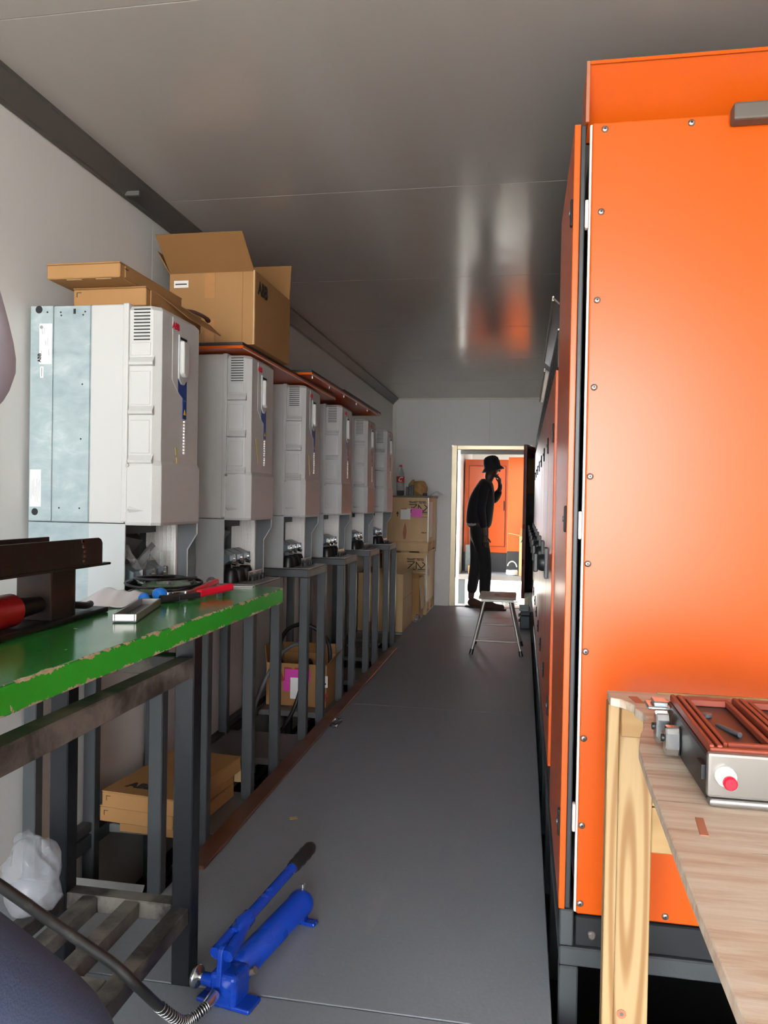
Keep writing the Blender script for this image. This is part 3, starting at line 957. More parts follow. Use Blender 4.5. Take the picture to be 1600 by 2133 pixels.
# nearest, tallest cabinet
c1 = thing('electrical_cabinet', 'tallest orange cabinet, its screwed side panel facing the pine bench', 'cabinet', (0.54, 2.34, -0.40), 'row of orange cabinets')
MB().box(0.160, CX1, 2.024, 2.70, 0.20, 2.205).build('body', 'rubber', c1)
MB().box(0.146, CX1, 2.010, 2.023, 0.216, 2.207).build('panel_lip', 'lip', c1, 0.004, 2)
sp_ = MB().box(0.1515, CX1, 1.998, 2.010, 0.219, 2.204).build('side_panel', 'orange', c1, 0.004, 2)
for x, z in ((0.181, 2.186), (0.176, 1.982), (0.171, 1.763), (0.168, 1.546), (0.163, 1.323), (0.162, 1.104), (0.161, 0.883), (0.161, 0.664), (0.161, 0.444), (0.161, 0.246), (0.385, 2.188), (0.366, 0.236), (0.60, 2.188), (0.60, 0.236)):
    s = MB().lathe([(0.0085, 0), (0.0085, 0.002), (0.006, 0.0045), (0.003, 0.005)], (x, 1.998, z), 14, axis=(0, -1, 0)).build('screw', 'screw', sp_)
    MB().cyl((x, 1.9928, z), (x, 1.9922, z), 0.0028, n=6).build('hex_socket', 'black_slot', s)
dr = MB().box(0.108, 0.1235, 2.0, 2.69, 0.226, 2.204).build('door', 'orange', c1, 0.002, 2)
for z in (1.99, 1.215, 0.44):
    lock(dr, 0.108, 2.022, z)
MB().box(0.1237, 0.137, 2.006, 2.69, 0.226, 2.204).build('door_seal', 'rubber', c1, 0.003, 2)
for z in (1.98, 1.20, 0.46):
    MB().box(0.1375, 0.1455, 1.999, 2.02, z - 0.035, z + 0.035).build('hinge', 'lip', c1, 0.002, 1)
# plinth and the welded base frame standing in the trench
pl = MB().box(0.150, CX1, 2.008, 2.02, 0.132, 0.208).build('plinth', 'black', c1, 0.003, 1)
MB().lathe([(0.012, 0), (0.012, 0.002), (0.007, 0.005)], (0.192, 2.008, 0.162), 14, axis=(0, -1, 0)).build('screw', 'screw', pl)
MB().box(0.112, 0.146, 2.002, 2.05, 0.132, 0.224).build('corner_post', 'steel_dark', c1, 0.003, 1)
MB().box(0.112, CX1, 2.000, 2.05, 0.082, 0.130).build('frame_rail', 'steel_dark', c1, 0.004, 1)
MB().box(0.112, 0.160, 2.000, 2.05, -0.40, 0.080).build('frame_leg', 'steel_dark', c1, 0.004, 1)
MB().box(0.112, 0.160, 2.052, 2.72, 0.082, 0.130).build('frame_rail', 'steel_dark', c1, 0.004, 1)
# roof hood with a bare folded edge, and the grey rail in front of it
MB().prism([(2.120, 2.210), (2.132, 2.210), (2.016, 2.352), (2.004, 2.352)], 0.142, CX1, 'x').build('roof_hood', 'orange', c1)
MB().box(0.136, 0.1415, 2.004, 2.152, 2.208, 2.352).build('hood_cheek', 'orange', c1)
MB().box(0.136, CX1, 2.004, 2.152, 2.353, 2.358).build('hood_roof', 'orange', c1)
MB().box(0.134, 0.143, 1.998, 2.0035, 2.208, 2.359).build('hood_lip', 'plypink', c1, 0.001, 1)
MB().box(0.1432, CX1, 1.998, 2.0035, 2.350, 2.359).build('hood_lip', 'orange', c1, 0.001, 1)
MB().box(0.472, 0.90, 1.955, 1.9965, 2.170, 2.212).build('lifting_rail', 'brownbar', c1, 0.006, 2)

def small_cabinet(y0):
    y1 = y0 + 0.598
    t = thing('electrical_cabinet', '', 'cabinet', (0.54, y0 + 0.3, -0.40), 'row of orange cabinets')
    MB().box(0.135, CX1, y0, y1, 0.30, 1.848).build('body', 'brownsheet', t)
    dd = MB().box(0.100, 0.118, y0 + 0.006, y1 - 0.004, 0.345, 1.715).build('door', 'orange', t, 0.002, 1)
    lock(dd, 0.100, y0 + 0.03, 1.50)
    lock(dd, 0.100, y0 + 0.03, 0.55)
    rotary(dd, 0.100, y0 + 0.42, 1.02, 0.0)
    MB().box(0.118, 0.134, y0 + 0.012, y1 - 0.012, 0.36, 1.70).build('door_seal', 'rubber', t)
    # perforated vent band above the door
    MB().box(0.106, 0.134, y0 + 0.004, y1 - 0.004, 1.722, 1.845).build('vent_band', 'brownbar', t, 0.002, 1)
    v = MB()
    for i in range(4):
        for k in range(9):
            yy = y0 + 0.03 + k * 0.062
            z = 1.738 + i * 0.026
            v.box(0.1052, 0.1062, yy, yy + 0.036, z, z + 0.012)
    v.build('vent_slots', 'black_slot', t)['kind'] = 'stuff'
    MB().box(0.104, 0.135, y0, y1, 1.849, 1.855).build('top_strip', 'alu', t)
    MB().box(0.128, CX1, y0, y1, 0.09, 0.298).build('plinth', 'black', t)
    MB().box(0.118, 0.165, y0, y1, 0.045, 0.088).build('frame_rail', 'steel_dark', t, 0.003, 1)
    MB().box(0.118, 0.165, y0 + 0.01, y0 + 0.055, -0.40, 0.044).build('frame_leg', 'steel_dark', t, 0.003, 1)
    return t
ORD = ['second', 'third', 'fourth', 'fifth', 'sixth', 'seventh', 'eighth', 'ninth']
proto = small_cabinet(2.72)
cabs = [proto]
for i in range(8):
    c = proto if i == 0 else copy_tree(proto)
    c.location = (0.54, 2.72 + 0.3 + 0.6 * i, -0.40)
    tag(c, ORD[i] + ' orange cabinet counted from the tallest one by the pine bench', 'cabinet', 'row of orange cabinets')
    cabs.append(c)
# last cabinet: its door stands open, showing the inside of the leaf
y0 = 2.72 + 0.6 * 8
cl = thing('electrical_cabinet', 'last orange cabinet of the row, its framed door standing open', 'cabinet', (0.54, y0 + 0.3, -0.40), 'row of orange cabinets')
MB().box(0.135, CX1, y0, y0 + 0.598, 0.30, 1.848).build('body', 'brownsheet', cl)
MB().box(0.128, CX1, y0, y0 + 0.598, 0.09, 0.298).build('plinth', 'black', cl)
MB().box(0.118, 0.165, y0 + 0.01, y0 + 0.055, -0.40, 0.088).build('frame_leg', 'steel_dark', cl)
MB().box(0.106, 0.134, y0 + 0.004, y0 + 0.594, 1.722, 1.845).build('vent_band', 'brownbar', cl)
hinge = Vector((0.125, y0 + 0.60, 0))
ang = math.atan2(0.115, 0.60)
rz = Matrix.Rotation(ang, 3, 'Z')      # leaf swings from -Y towards -X
def leaf(x0, x1, a0, a1, z0, z1, name, mat, parent, bev=0.0):
    m = MB()
    vs = []
    for z in (z0, z1):
        for a in (a0, a1):
            for x in (x0, x1):
                p = Matrix.Rotation(-ang, 3, 'Z') @ Vector((x, -a, 0))
                vs.append((hinge.x + p.x, hinge.y + p.y, z))
    m.add(vs, [(0, 2, 3, 1), (4, 5, 7, 6), (0, 1, 5, 4), (2, 6, 7, 3), (0, 4, 6, 2), (1, 3, 7, 5)])
    return m.build(name, mat, parent, bev, 1)
lf = leaf(-0.018, -0.006, 0.0, 0.60, 0.345, 1.825, 'open_door', 'maroon', cl, 0.002)
leaf(-0.006, 0.014, 0.0, 0.05, 0.345, 1.825, 'door_frame_bar', 'maroon', lf)
leaf(-0.006, 0.014, 0.55, 0.60, 0.345, 1.825, 'door_frame_bar', 'maroon', lf)
leaf(-0.006, 0.014, 0.05, 0.55, 0.345, 0.40, 'door_frame_bar', 'maroon', lf)
leaf(-0.006, 0.014, 0.05, 0.55, 1.77, 1.825, 'door_frame_bar', 'maroon', lf)
leaf(-0.006, 0.006, 0.09, 0.50, 1.36, 1.70, 'document_pocket', 'card_pale', lf)
leaf(-0.006, 0.004, 0.09, 0.50, 1.15, 1.35, 'crumpled_sheet', 'sticker_grey', lf)
leaf(-0.006, 0.004, 0.09, 0.50, 0.43, 1.12, 'gland_plate', 'grey_plastic', lf)
# brown visors standing out above the low cabinets
def visor(label, y0, y1, x0, z0, z1):
    t = thing('sheet_visor', label, 'visor', (0.3, (y0 + y1) / 2, z0), 'brown visors on the cabinets')
    MB().prism([(0.20, z0), (0.20, z0 + 0.004), (x0, z1), (x0 - 0.003, z1 - 0.006)], y0, y1, 'y').build('sloping_sheet', 'brownsheet', t)
    MB().box(x0 - 0.004, x0 + 0.002, y0, y1, z1 - 0.012, z1 + 0.004).build('bright_edge', 'alu', t)
    MB().box(0.20, 0.90, y0, y1, z0, z0 + 0.01).build('foot_sheet', 'brownsheet', t)
    return t
visor('long brown visor on the second and third orange cabinets', 2.73, 3.92, 0.088, 1.857, 1.965)
visor('brown visor on the fourth and fifth orange cabinets', 3.94, 5.10, 0.092, 1.857, 1.925)

# ================================================================== pine bench on the right
pb = thing('pine_bench', 'rough bench with pine legs and a weathered plywood top', 'bench', (0.55, 1.2, 0.0))
top = [(0.187, 1.735), (0.95, 1.735), (0.95, 0.42), (0.172, 0.42), (0.178, 0.64), (0.181, 0.85), (0.190, 1.20), (0.196, 1.33), (0.212, 1.42), (0.224, 1.46), (0.228, 1.50), (0.240, 1.52), (0.236, 1.56), (0.226, 1.59), (0.228, 1.62), (0.216, 1.645), (0.205, 1.66), (0.187, 1.668)]
tp = MB().prism(top, 0.832, 0.850, 'z').build('plywood_top', 'plywood', pb, 0.0015, 1)
MB().box(0.29, 0.95, 1.728, 1.7355, 0.8502, 0.8525).build('splintered_ply', 'pine_x', tp)
MB().obb((0.238, 1.66, 0.8505), (0.018, 0.055, 0.001), 0.15).build('wood_patch', 'plypink', tp)
MB().obb((0.228, 1.02, 0.8505), (0.010, 0.055, 0.001), -0.1).build('wood_patch', 'plypink', tp)
MB().obb((0.225, 0.62, 0.8505), (0.012, 0.045, 0.001), 0.1).build('wood_patch', 'plypink', tp)
MB().box(0.1855, 0.2095, 1.690, 1.735, 0.0, 0.831).build('leg', 'pine', pb, 0.002, 1)
lg = MB().box(0.2100, 0.2810, 1.706, 1.7345, 0.0, 0.805).build('leg_board', 'pine', pb, 0.002, 1)
MB().cyl((0.228, 1.7065, 0.165), (0.228, 1.7045, 0.165), 0.010, n=14).build('knot', 'plypink', lg)
MB().cyl((0.228, 1.7050, 0.165), (0.228, 1.7035, 0.165), 0.004, n=10).build('screw', 'screw', lg)
MB().box(0.2100, 0.90, 1.665, 1.705, 0.770, 0.830).build('rail', 'pine_x', pb, 0.002, 1)
MB().box(0.2815, 0.90, 1.708, 1.734, 0.515, 0.612).build('brace', 'pine_x', pb, 0.002, 1)
MB().box(0.2815, 0.90, 1.708, 1.734, 0.614, 0.665).build('brace', 'pine_x', pb, 0.002, 1)
for x, y in ((0.86, 1.69), (0.86, 0.46), (0.20, 0.46)):
    MB().box(x, x + 0.07, y, y + 0.03, 0.0, 0.831).build('leg', 'pine', pb, 0.002, 1)

# switch-fuse unit on the bench
sf = thing('switch_fuse_unit', 'black switch unit with red-brown grid and aluminium side, on the plywood bench', 'switch', (0.36, 1.25, 0.851))
MB().box(0.252, 0.56, 1.106, 1.40, 0.853, 0.915).build('body', 'black', sf, 0.003, 1)
al = MB().box(0.250, 0.56, 1.092, 1.105, 0.862, 0.922).build('side_plate', 'alu', sf, 0.004, 2)
MB().box(0.252, 0.56, 1.088, 1.106, 0.851, 0.861).build('foot_rail', 'alu', sf, 0.004, 2)
for x in (0.272, 0.358, 0.444):
    k = MB().lathe([(0.0135, 0), (0.0135, 0.008), (0.011, 0.011)], (x, 1.092, 0.893), 18, axis=(0, -1, 0)).build('bolt_washer', 'sticker', al)
    MB().lathe([(0.009, 0), (0.009, 0.006), (0.007, 0.008)], (x + 0.003, 1.0805, 0.888), 16, axis=(0, -1, 0)).build('red_mark', 'red' if x < 0.3 else 'sticker', k)
for k in range(3):
    x0 = 0.256 + 0.10 * k
    fr = MB()
    z0, z1 = 0.9155, 0.928
    fr.box(x0, x0 + 0.006, 1.11, 1.395, z0, z1).box(x0 + 0.010, x0 + 0.017, 1.11, 1.395, z0, z1)
    fr.box(x0 + 0.022, x0 + 0.028, 1.13, 1.38, z0, z1 - 0.002).box(x0 + 0.084, x0 + 0.090, 1.13, 1.38, z0, z1 - 0.002)
    fr.box(x0 + 0.028, x0 + 0.084, 1.13, 1.138, z0, z1 - 0.002).box(x0 + 0.028, x0 + 0.084, 1.372, 1.38, z0, z1 - 0.002)
    fr.box(x0, x0 + 0.098, 1.106, 1.114, z0, z1 - 0.003).box(x0, x0 + 0.098, 1.392, 1.40, z0, z1 - 0.003)
    g = fr.build('grid_frame', 'rust_grid', sf, 0.001, 1)
    MB().cyl((x0 + 0.045, 1.26, 0.915), (x0 + 0.062, 1.20, 0.919), 0.004, n=8).build('contact', 'grey_plastic', g)
    MB().cyl((x0 + 0.04, 1.31, 0.915), (x0 + 0.04, 1.31, 0.920), 0.008, n=12).build('contact_screw', 'grey_plastic', g)
# zinc clamps on its left end
for k, (x, y, s) in enumerate(((0.236, 1.355, 1.0), (0.240, 1.290, 0.9))):
    c = MB().prism([(-0.012 * s, 0), (0.012 * s, 0), (0.016 * s, 0.012), (0.016 * s, 0.040 * s), (0.010 * s, 0.05 * s), (-0.010 * s, 0.05 * s), (-0.016 * s, 0.040 * s), (-0.016 * s, 0.012)], 0, 0.022, 'x')
    c.v = [(x + p[0] - 0.011, y + p[1], 0.856 + p[2]) for p in c.v]
    co = c.build('terminal_clamp', 'chrome', sf, 0.002, 1)
    MB().cyl((x - 0.012, y, 0.882), (x - 0.016, y, 0.882), 0.006, n=10).build('clamp_screw', 'black', co)
MB().box(0.215, 0.262, 1.37, 1.415, 0.905, 0.911).box(0.225, 0.250, 1.375, 1.41, 0.911, 0.918).build('clamp_yoke', 'chrome', sf, 0.002, 1)
MB().box(0.246, 0.2515, 1.11, 1.14, 0.880, 0.900).build('end_pin', 'black', sf)

# ================================================================== green workbench on the left
TZ, TXF, TXB, TYF, TYN = 0.950, -0.800, -1.225, 2.560, 0.30
gb = thing('green_workbench', 'steel workbench with a chipped green painted top and slatted lower shelf', 'workbench', (-1.0, 1.4, 0.0))
r = 0.03
pts = [(TXB, TYN), (TXF, TYN), (TXF, TYF - r), (TXF - r * 0.3, TYF - r * 0.3), (TXF - r, TYF), (TXB, TYF)]
m = MB().prism(pts, TZ - 0.052, TZ, 'z')
bm_top = m.build('green_top', 'green', gb, 0.005, 3, at=(TXF, TYF, TZ))
LT = 0.052
for x, y in ((-0.868, 1.845), (-1.218, 1.845), (-0.868, 0.36), (-1.218, 0.36)):
    lgo = MB().box(x, x + LT, y, y + LT, 0.0, TZ - 0.053).build('leg', 'blackleg', gb, 0.003, 1)
MB().box(-0.864, -0.816, 0.412, 1.845, 0.795, 0.845).build('side_rail', 'rail', gb, 0.003, 1)
MB().box(-1.214, -1.166, 0.412, 1.845, 0.795, 0.845).build('side_rail', 'rail', gb, 0.003, 1)
MB().box(-1.166, -0.868, 1.847, 1.895, 0.795, 0.845).build('end_rail', 'rail', gb, 0.003, 1)
# slatted shelf
SZ = 0.205
MB().box(-1.166, -0.868, 1.847, 1.893, SZ - 0.045, SZ).build('shelf_end_bar', 'rail', gb, 0.003, 1)
MB().box(-1.000, -0.868, 1.490, 1.535, SZ - 0.045, SZ - 0.001).build('shelf_cross_bar', 'rail', gb, 0.003, 1)
MB().box(-1.166, -0.868, 0.362, 0.408, SZ - 0.045, SZ).build('shelf_end_bar', 'rail', gb, 0.003, 1)
for x in (-1.214, -1.118, -1.000, -0.866):
    y0 = 0.41
    wdt = 0.046 if x in (-1.214, -0.866) else 0.043
    y1 = 1.844 if x in (-1.214, -0.866) else 1.846
    if x == -1.000:
        y0 = 1.536
    MB().box(x, x + wdt, y0, y1, SZ - 0.043, SZ).build('shelf_slat', 'rail', gb, 0.003, 1)

# busbar bender: rusty frame standing on the bench
bt = thing('busbar_press', 'oily black steel press frame with a red cylinder, on the green bench', 'press', (-1.13, 1.5, TZ))
MB().prism([(-1.215, 1.10), (-1.025, 1.10), (-1.045, 1.60), (-1.060, 1.855), (-1.18, 1.865), (-1.215, 1.84)], TZ + 0.001, TZ + 0.014, 'z').build('base_plate', 'rusty', bt, 0.002, 1)
MB().box(-1.145, -1.058, 1.60, 1.605, TZ + 0.0142, 1.083).box(-1.145, -1.139, 1.605, 1.695, TZ + 0.0142, 1.083).box(-1.064, -1.058, 1.605, 1.695, TZ + 0.0142, 1.083).box(-1.145, -1.058, 1.695, 1.700, TZ + 0.0142, 1.083).build('upright', 'rusty', bt, 0.001, 1)
chn = MB().box(-1.145, -0.998, 0.95, 1.755, 1.084, 1.090)
chn.box(-1.145, -1.139, 0.95, 1.715, 1.090, 1.150)
chn.build('channel', 'rusty', bt, 0.001, 1)
MB().prism([(0.95, 1.0902), (1.718, 1.0902), (1.718, 1.140), (1.712, 1.148), (1.702, 1.152), (0.95, 1.152)], -1.006, -0.999, 'x').build('channel_wall', 'rusty', bt, 0.001, 1)
for z in (1.100, 1.112, 1.122, 1.134, 1.146):
    MB().obb((-0.9985, 1.635 + random.uniform(-.006, .006), z), (0.001, 0.008, 0.006), None).build('bright_scratch', 'chrome', bt)
MB().lathe([(0.010, 0), (0.034, 0.0), (0.036, 0.006), (0.036, 0.40), (0.033, 0.405), (0.030, 0.407)], (-1.088, 1.10, 1.001), 24, axis=(0, 1, 0)).build('cylinder', 'redcyl', bt)
MB().lathe([(0.024, 0), (0.024, 0.012), (0.018, 0.095)], (-1.088, 1.5072, 1.001), 18, axis=(0, 1, 0)).build('ram', 'rusty', bt)
MB().tube(bez([(-1.10, 1.71, 0.985), (-1.085, 1.74, 0.982), (-1.078, 1.78, 0.976), (-1.085, 1.81, 0.976)], 6), 0.009, 8).build('hose_stub', 'black', bt)

# sheet of paper, wrinkled
pv, pf = [], []
NU, NV = 14, 10
for i in range(NU + 1):
    for j in range(NV + 1):
        u, v = i / NU, j / NV
        a = Vector((-1.195, 1.885, 0)).lerp(Vector((-1.050, 1.925, 0)), u)
        b = Vector((-1.215, 2.16, 0)).lerp(Vector((-1.105, 2.17, 0)), u)
        p = a.lerp(b, v)
        z = TZ + 0.004 + 0.030 * math.sin(v * 2.6) * (0.6 + 0.4 * math.cos(u * 3)) * v + 0.010 * max(0, math.sin(u * 7 + v * 3)) * v + 0.0025 * math.sin(u * 20 + v * 9)
        pv.append((p.x, p.y, max(z, TZ + 0.003)))
for i in range(NU):
    for j in range(NV):
        k = i * (NV + 1) + j
        pf.append((k, k + 1, k + NV + 2, k + NV + 1))
po = MB().add(pv, pf, 0, True).build('paper_sheet', 'paper')
so = po.modifiers.new('th', 'SOLIDIFY'); so.thickness = 0.0012
tag(po, 'wrinkled white sheet of paper on the green bench', 'paper')
# grey magnetic tray
tr = thing('grey_tray', 'narrow grey rectangular tray on the green bench', 'tray', (-0.965, 1.85, TZ))
th = math.atan2(-(0.075), 0.30)
rt = Matrix.Rotation(R(15.5), 3, 'Z')
cen = Vector((-0.972, 1.848, 0))
def tb(x0, x1, y0, y1, z0, z1, name, mat, par):
    c = cen + rt @ Vector(((x0 + x1) / 2, (y0 + y1) / 2, 0))
    return MB().obb((c.x, c.y, (z0 + z1) / 2), (x1 - x0, y1 - y0, z1 - z0), rt).build(name, mat, par, 0.0008, 1)
tb(-0.028, 0.028, -0.15, 0.15, TZ + 0.001, TZ + 0.004, 'tray_base', 'grey_plastic', tr)
tb(-0.028, -0.023, -0.15, 0.15, TZ + 0.004, TZ + 0.021, 'tray_wall', 'alu', tr)
tb(0.023, 0.028, -0.15, 0.15, TZ + 0.004, TZ + 0.021, 'tray_wall', 'alu', tr)
tb(-0.023, 0.023, -0.15, -0.145, TZ + 0.004, TZ + 0.021, 'tray_wall', 'alu', tr)
tb(-0.023, 0.023, 0.145, 0.15, TZ + 0.004, TZ + 0.021, 'tray_wall', 'alu', tr)
# blue rubber caps
cp_ = MB().lathe([(0.011, 0), (0.0148, 0.004), (0.0148, 0.016), (0.011, 0.022), (0.008, 0.024)], (-1.046, 2.035, TZ + 0.016), 18, axis=(-0.3, -1, 0)).build('rubber_bung', 'blue_cap')
tag(cp_, 'small round blue bung beside the paper on the green bench', 'bung', 'blue caps on the bench')
cp2 = thing('blue_plug', 'larger blue plug with black thread behind the small bung', 'plug', (-1.045, 2.09, TZ), 'blue caps on the bench')
MB().lathe([(0.013, 0), (0.0185, 0.006), (0.0195, 0.022), (0.016, 0.032), (0.010, 0.036)], (-1.034, 2.065, TZ + 0.021), 20, axis=(0.3, 1, 0)).build('blue_body', 'blue_cap', cp2)
MB().lathe([(0.012, 0), (0.012, 0.022), (0.010, 0.024)], (-1.0226, 2.103, TZ + 0.021), 14, axis=(0.3, 1, 0)).build('thread', 'black', cp2)
# coil of black cable
path = []
for i in range(0, 150):
    a = i / 150 * 2 * math.pi * 3.4
    rr = 1.0 + 0.10 * math.sin(i * 0.21)
    path.append((-1.125 + 0.085 * rr * math.cos(a) + 0.01 * math.sin(a * 0.5), 2.315 + 0.165 * rr * math.sin(a), TZ + 0.006 + 0.022 * (i / 150) + 0.016 * (1 + math.sin(a * 0.77 + 1)) * (0.4 + i / 200)))
co = MB().tube(path, 0.0042, 8).build('cable_coil', 'black')
tag(co, 'loose coil of thin black cable on the green bench', 'cable')
# red-handled crimping pliers
cr = thing('crimping_pliers', 'crimping pliers with red grips on the green bench', 'pliers', (-0.96, 2.17, TZ))
def bar(p, q, wd, hg, name, mat, bev=0.002):
    p, q = Vector(p), Vector(q)
    d = (q - p)
    zax = d.normalized()
    side = zax.cross(Vector((0, 0, 1))).normalized()
    upx = side.cross(zax)
    rot = Matrix((side, zax, upx)).transposed()
    return MB().obb((p + q) / 2, (wd, d.length, hg), rot).build(name, mat, cr, bev, 2)
bar((-1.018, 2.06, TZ + .012), (-0.985, 2.10, TZ + .012), 0.030, 0.020, 'jaw', 'rusty')
bar((-0.985, 2.10, TZ + .013), (-0.945, 2.16, TZ + .015), 0.026, 0.016, 'jaw_plate', 'black')
bar((-0.945, 2.16, TZ + .017), (-0.895, 2.30, TZ + .026), 0.018, 0.022, 'red_grip', 'red', 0.005)
bar((-0.975, 2.16, TZ + .016), (-0.985, 2.40, TZ + .030), 0.016, 0.016, 'red_grip', 'red', 0.005)
bar((-0.998, 2.09, TZ + .025), (-0.965, 2.17, TZ + .026), 0.012, 0.005, 'link', 'chrome')
for q in ((-1.003, 2.08), (-0.97, 2.125)):
    MB().cyl((q[0], q[1], TZ + .022), (q[0], q[1], TZ + .028), 0.006, n=12).build('rivet', 'chrome', cr)
MB().box(-0.915, -0.900, 2.235, 2.26, TZ + 0.001, TZ + 0.012).build('latch', 'black', cr)
# steel ruler, clear bag of fittings and a grey pipe end behind the coil
rl = MB().obb((-0.985, 2.515, TZ + 0.002), (0.16, 0.035, 0.002), R(12)).build('steel_strip', 'alu')
tag(rl, 'flat pale steel strip near the far end of the green bench', 'strip')
bgp = MB()
vs, fs = [], []
NB = 12
for i in range(NB + 1):
    for j in range(9):
        u, v = i / NB, j / 8
        e = math.sin(u * math.pi) ** 0.5 * math.sin(v * math.pi) ** 0.5
        vs.append((-1.215 + 0.17 * v, 2.19 + 0.30 * u, TZ + 0.003 + 0.032 * e * (0.7 + 0.5 * random.random())))
for i in range(NB):
    for j in range(8):
        k = i * 9 + j
        fs.append((k, k + 1, k + 10, k + 9))
bg_ = thing('bag_of_fittings', 'clear plastic bag of small fittings under the black cable coil', 'bag', (-1.13, 2.34, TZ))
bgp.add(vs, fs, 0, True).build('film', 'clear', bg_)
for k in range(14):
    x, y = -1.20 + 0.13 * random.random(), 2.22 + 0.24 * random.random()
    MB().cyl((x, y, TZ + 0.002), (x + random.uniform(-.01, .01), y + 0.012, TZ + 0.012), 0.006, n=8).build('fitting', random.choice(['chrome', 'grey_plastic', 'sticker']), bg_)
gp = MB().cyl((-1.03, 2.46, TZ + 0.019), (-0.99, 2.36, TZ + 0.019), 0.018, 0.017, 16).build('grey_pipe_end', 'brownbar')
tag(gp, 'short grey-brown pipe piece beside the red pliers', 'pipe')

# ================================================================== hydraulic hand pump and hose
hp = thing('hand_pump', 'blue hydraulic hand pump with black grip lying on the floor', 'pump', (-0.66, 2.0, 0.0))
A, B = Vector((-0.690, 1.845, 0.058)), Vector((-0.622, 2.215, 0.058))
ax = (B - A).normalized()
sd = Vector((ax.y, -ax.x, 0))       # to the right of the pump
MB().lathe([(0.030, 0), (0.0365, 0.004), (0.0365, 0.34), (0.039, 0.345), (0.039, 0.365), (0.034, 0.376), (0.020, 0.380)], A, 28, axis=ax).build('reservoir', 'blue', hp)
hb = MB()
rz_ = Matrix((sd, ax, Vector((0, 0, 1)))).transposed()
hb.obb(A - ax * 0.03 + Vector((0, 0, -0.012)), (0.075, 0.075, 0.080), rz_)
hbo = hb.build('pump_head', 'blue', hp, 0.012, 3)
MB().obb(A - ax * 0.035 + Vector((0, 0, -0.050)), (0.150, 0.062, 0.012), rz_).build('front_foot', 'blue', hp, 0.004, 2)
MB().obb(B - ax * 0.02 + Vector((0, 0, -0.050)), (0.105, 0.030, 0.012), rz_).build('rear_foot', 'blue', hp, 0.004, 2)
MB().obb(B - ax * 0.02 + Vector((0, 0, -0.035)), (0.040, 0.028, 0.030), rz_).build('rear_bracket', 'blue', hp, 0.004, 2)
U = Vector((0, 0, 1))
piv = A - ax * 0.048 - sd * 0.008 + U * 0.072
def post(off):
    c = piv + sd * off
    p = MB()
    poly = []
    for k in range(9):
        a = math.pi * k / 8
        poly.append((0.020 * math.cos(a), 0.020 * math.sin(a)))
    poly += [(-0.026, -0.075), (0.030, -0.075)]
    vs = []
    for w_ in (-0.007, 0.007):
        for u, v in poly:
            vs.append(c + ax * u + U * v + sd * w_)
    n = len(poly)
    p.add(vs, [list(range(n))[::-1], list(range(n, 2 * n))] + [[i, (i + 1) % n, n + (i + 1) % n, n + i] for i in range(n)])
    return p
post(0.0).build('piston_lug', 'blue', hp, 0.003, 2)
J = piv + ax * 0.085 + U * 0.026
E_ = piv + ax * 0.450 + U * 0.082 + sd * 0.020
hd_ = (E_ - J).normalized()
for o in (-0.016, 0.016):
    MB().tube([piv + sd * o - ax * 0.012, piv + sd * o + ax * 0.02 + U * 0.006, J + sd * o * 0.7], [0.017, 0.016, 0.011], 10).build('yoke_arm', 'blue', hp)
MB().tube([piv + ax * 0.055 + U * 0.018, J, J + hd_ * 0.035], [0.017, 0.022, 0.019], 14).build('handle_socket', 'blue', hp)
MB().cyl(J + hd_ * 0.02, E_ - hd_ * 0.10, 0.0145, n=16).build('handle', 'blue', hp)
gpts = [E_ - hd_ * (0.115 - 0.0145 * k) for k in range(9)]
MB().tube(gpts, [0.017, 0.0195, 0.0180, 0.0205, 0.0185, 0.021, 0.019, 0.020, 0.014], 14).build('grip', 'black', hp)
MB().cyl(piv - sd * 0.030, piv + sd * 0.030, 0.008, n=12).build('pivot_pin', 'black', hp)
MB().cyl(B + U * 0.036 + ax * -0.005, B + U * 0.052 + ax * -0.005, 0.007, n=10).build('filler_screw', 'chrome', hp)
kb = A - ax * 0.055 - sd * 0.030
MB().cyl(kb, kb - sd * 0.030, 0.017, 0.015, 14).build('valve_body', 'blue', hp)
MB().lathe([(0.008, 0), (0.009, 0.012), (0.026, 0.014), (0.028, 0.019), (0.026, 0.025), (0.012, 0.027)], kb - sd * 0.030, 22, axis=-sd).build('release_knob', 'chrome', hp)
MB().cyl(A + ax * 0.008 + sd * 0.034 + U * 0.0, A + ax * 0.008 + sd * 0.050 + U * 0.01, 0.009, n=12).build('relief_screw', 'brownbar', hp)

hs = Vector((-0.716, 1.770, 0.042))
hpath = bez([hs, (-0.726, 1.725, 0.034), (-0.754, 1.683, 0.028), (-0.772, 1.619, 0.090), (-0.795, 1.535, 0.195), (-0.839, 1.512, 0.252), (-0.899, 1.483, 0.310), (-0.955, 1.449, 0.370), (-1.026, 1.393, 0.460), (-1.128, 1.318, 0.580)], 10)
ho = thing('hydraulic_hose', 'black hydraulic hose with spring guard running from the blue pump', 'hose', (-0.72, 1.76, 0.0))
MB().tube(hpath[28:], 0.0115, 12).build('rubber_hose', 'hose', ho)
MB().tube(hpath[:30], 0.0095, 10).build('inner_hose', 'black', ho)
sp = []
L = hpath[8:34]
NT_ = 22
prev = None
seg = len(L) - 1
for i in range(NT_ * 10 + 1):
    u = i / (NT_ * 10) * seg
    k = min(int(u), seg - 1)
    p = L[k].lerp(L[k + 1], u - k)
    d = (L[k + 1] - L[k]).normalized()
    a = d.cross(Vector((0, 0, 1))).normalized()
    b = a.cross(d)
    t_ = 2 * math.pi * i / 10
    sp.append(p + (a * math.cos(t_) + b * math.sin(t_)) * 0.0125)
MB().tube(sp, 0.0016, 6).build('spring_guard', 'chrome', ho)
MB().tube(hpath[:9], [0.014] * 9, 14).build('ferrule', 'chrome', ho)

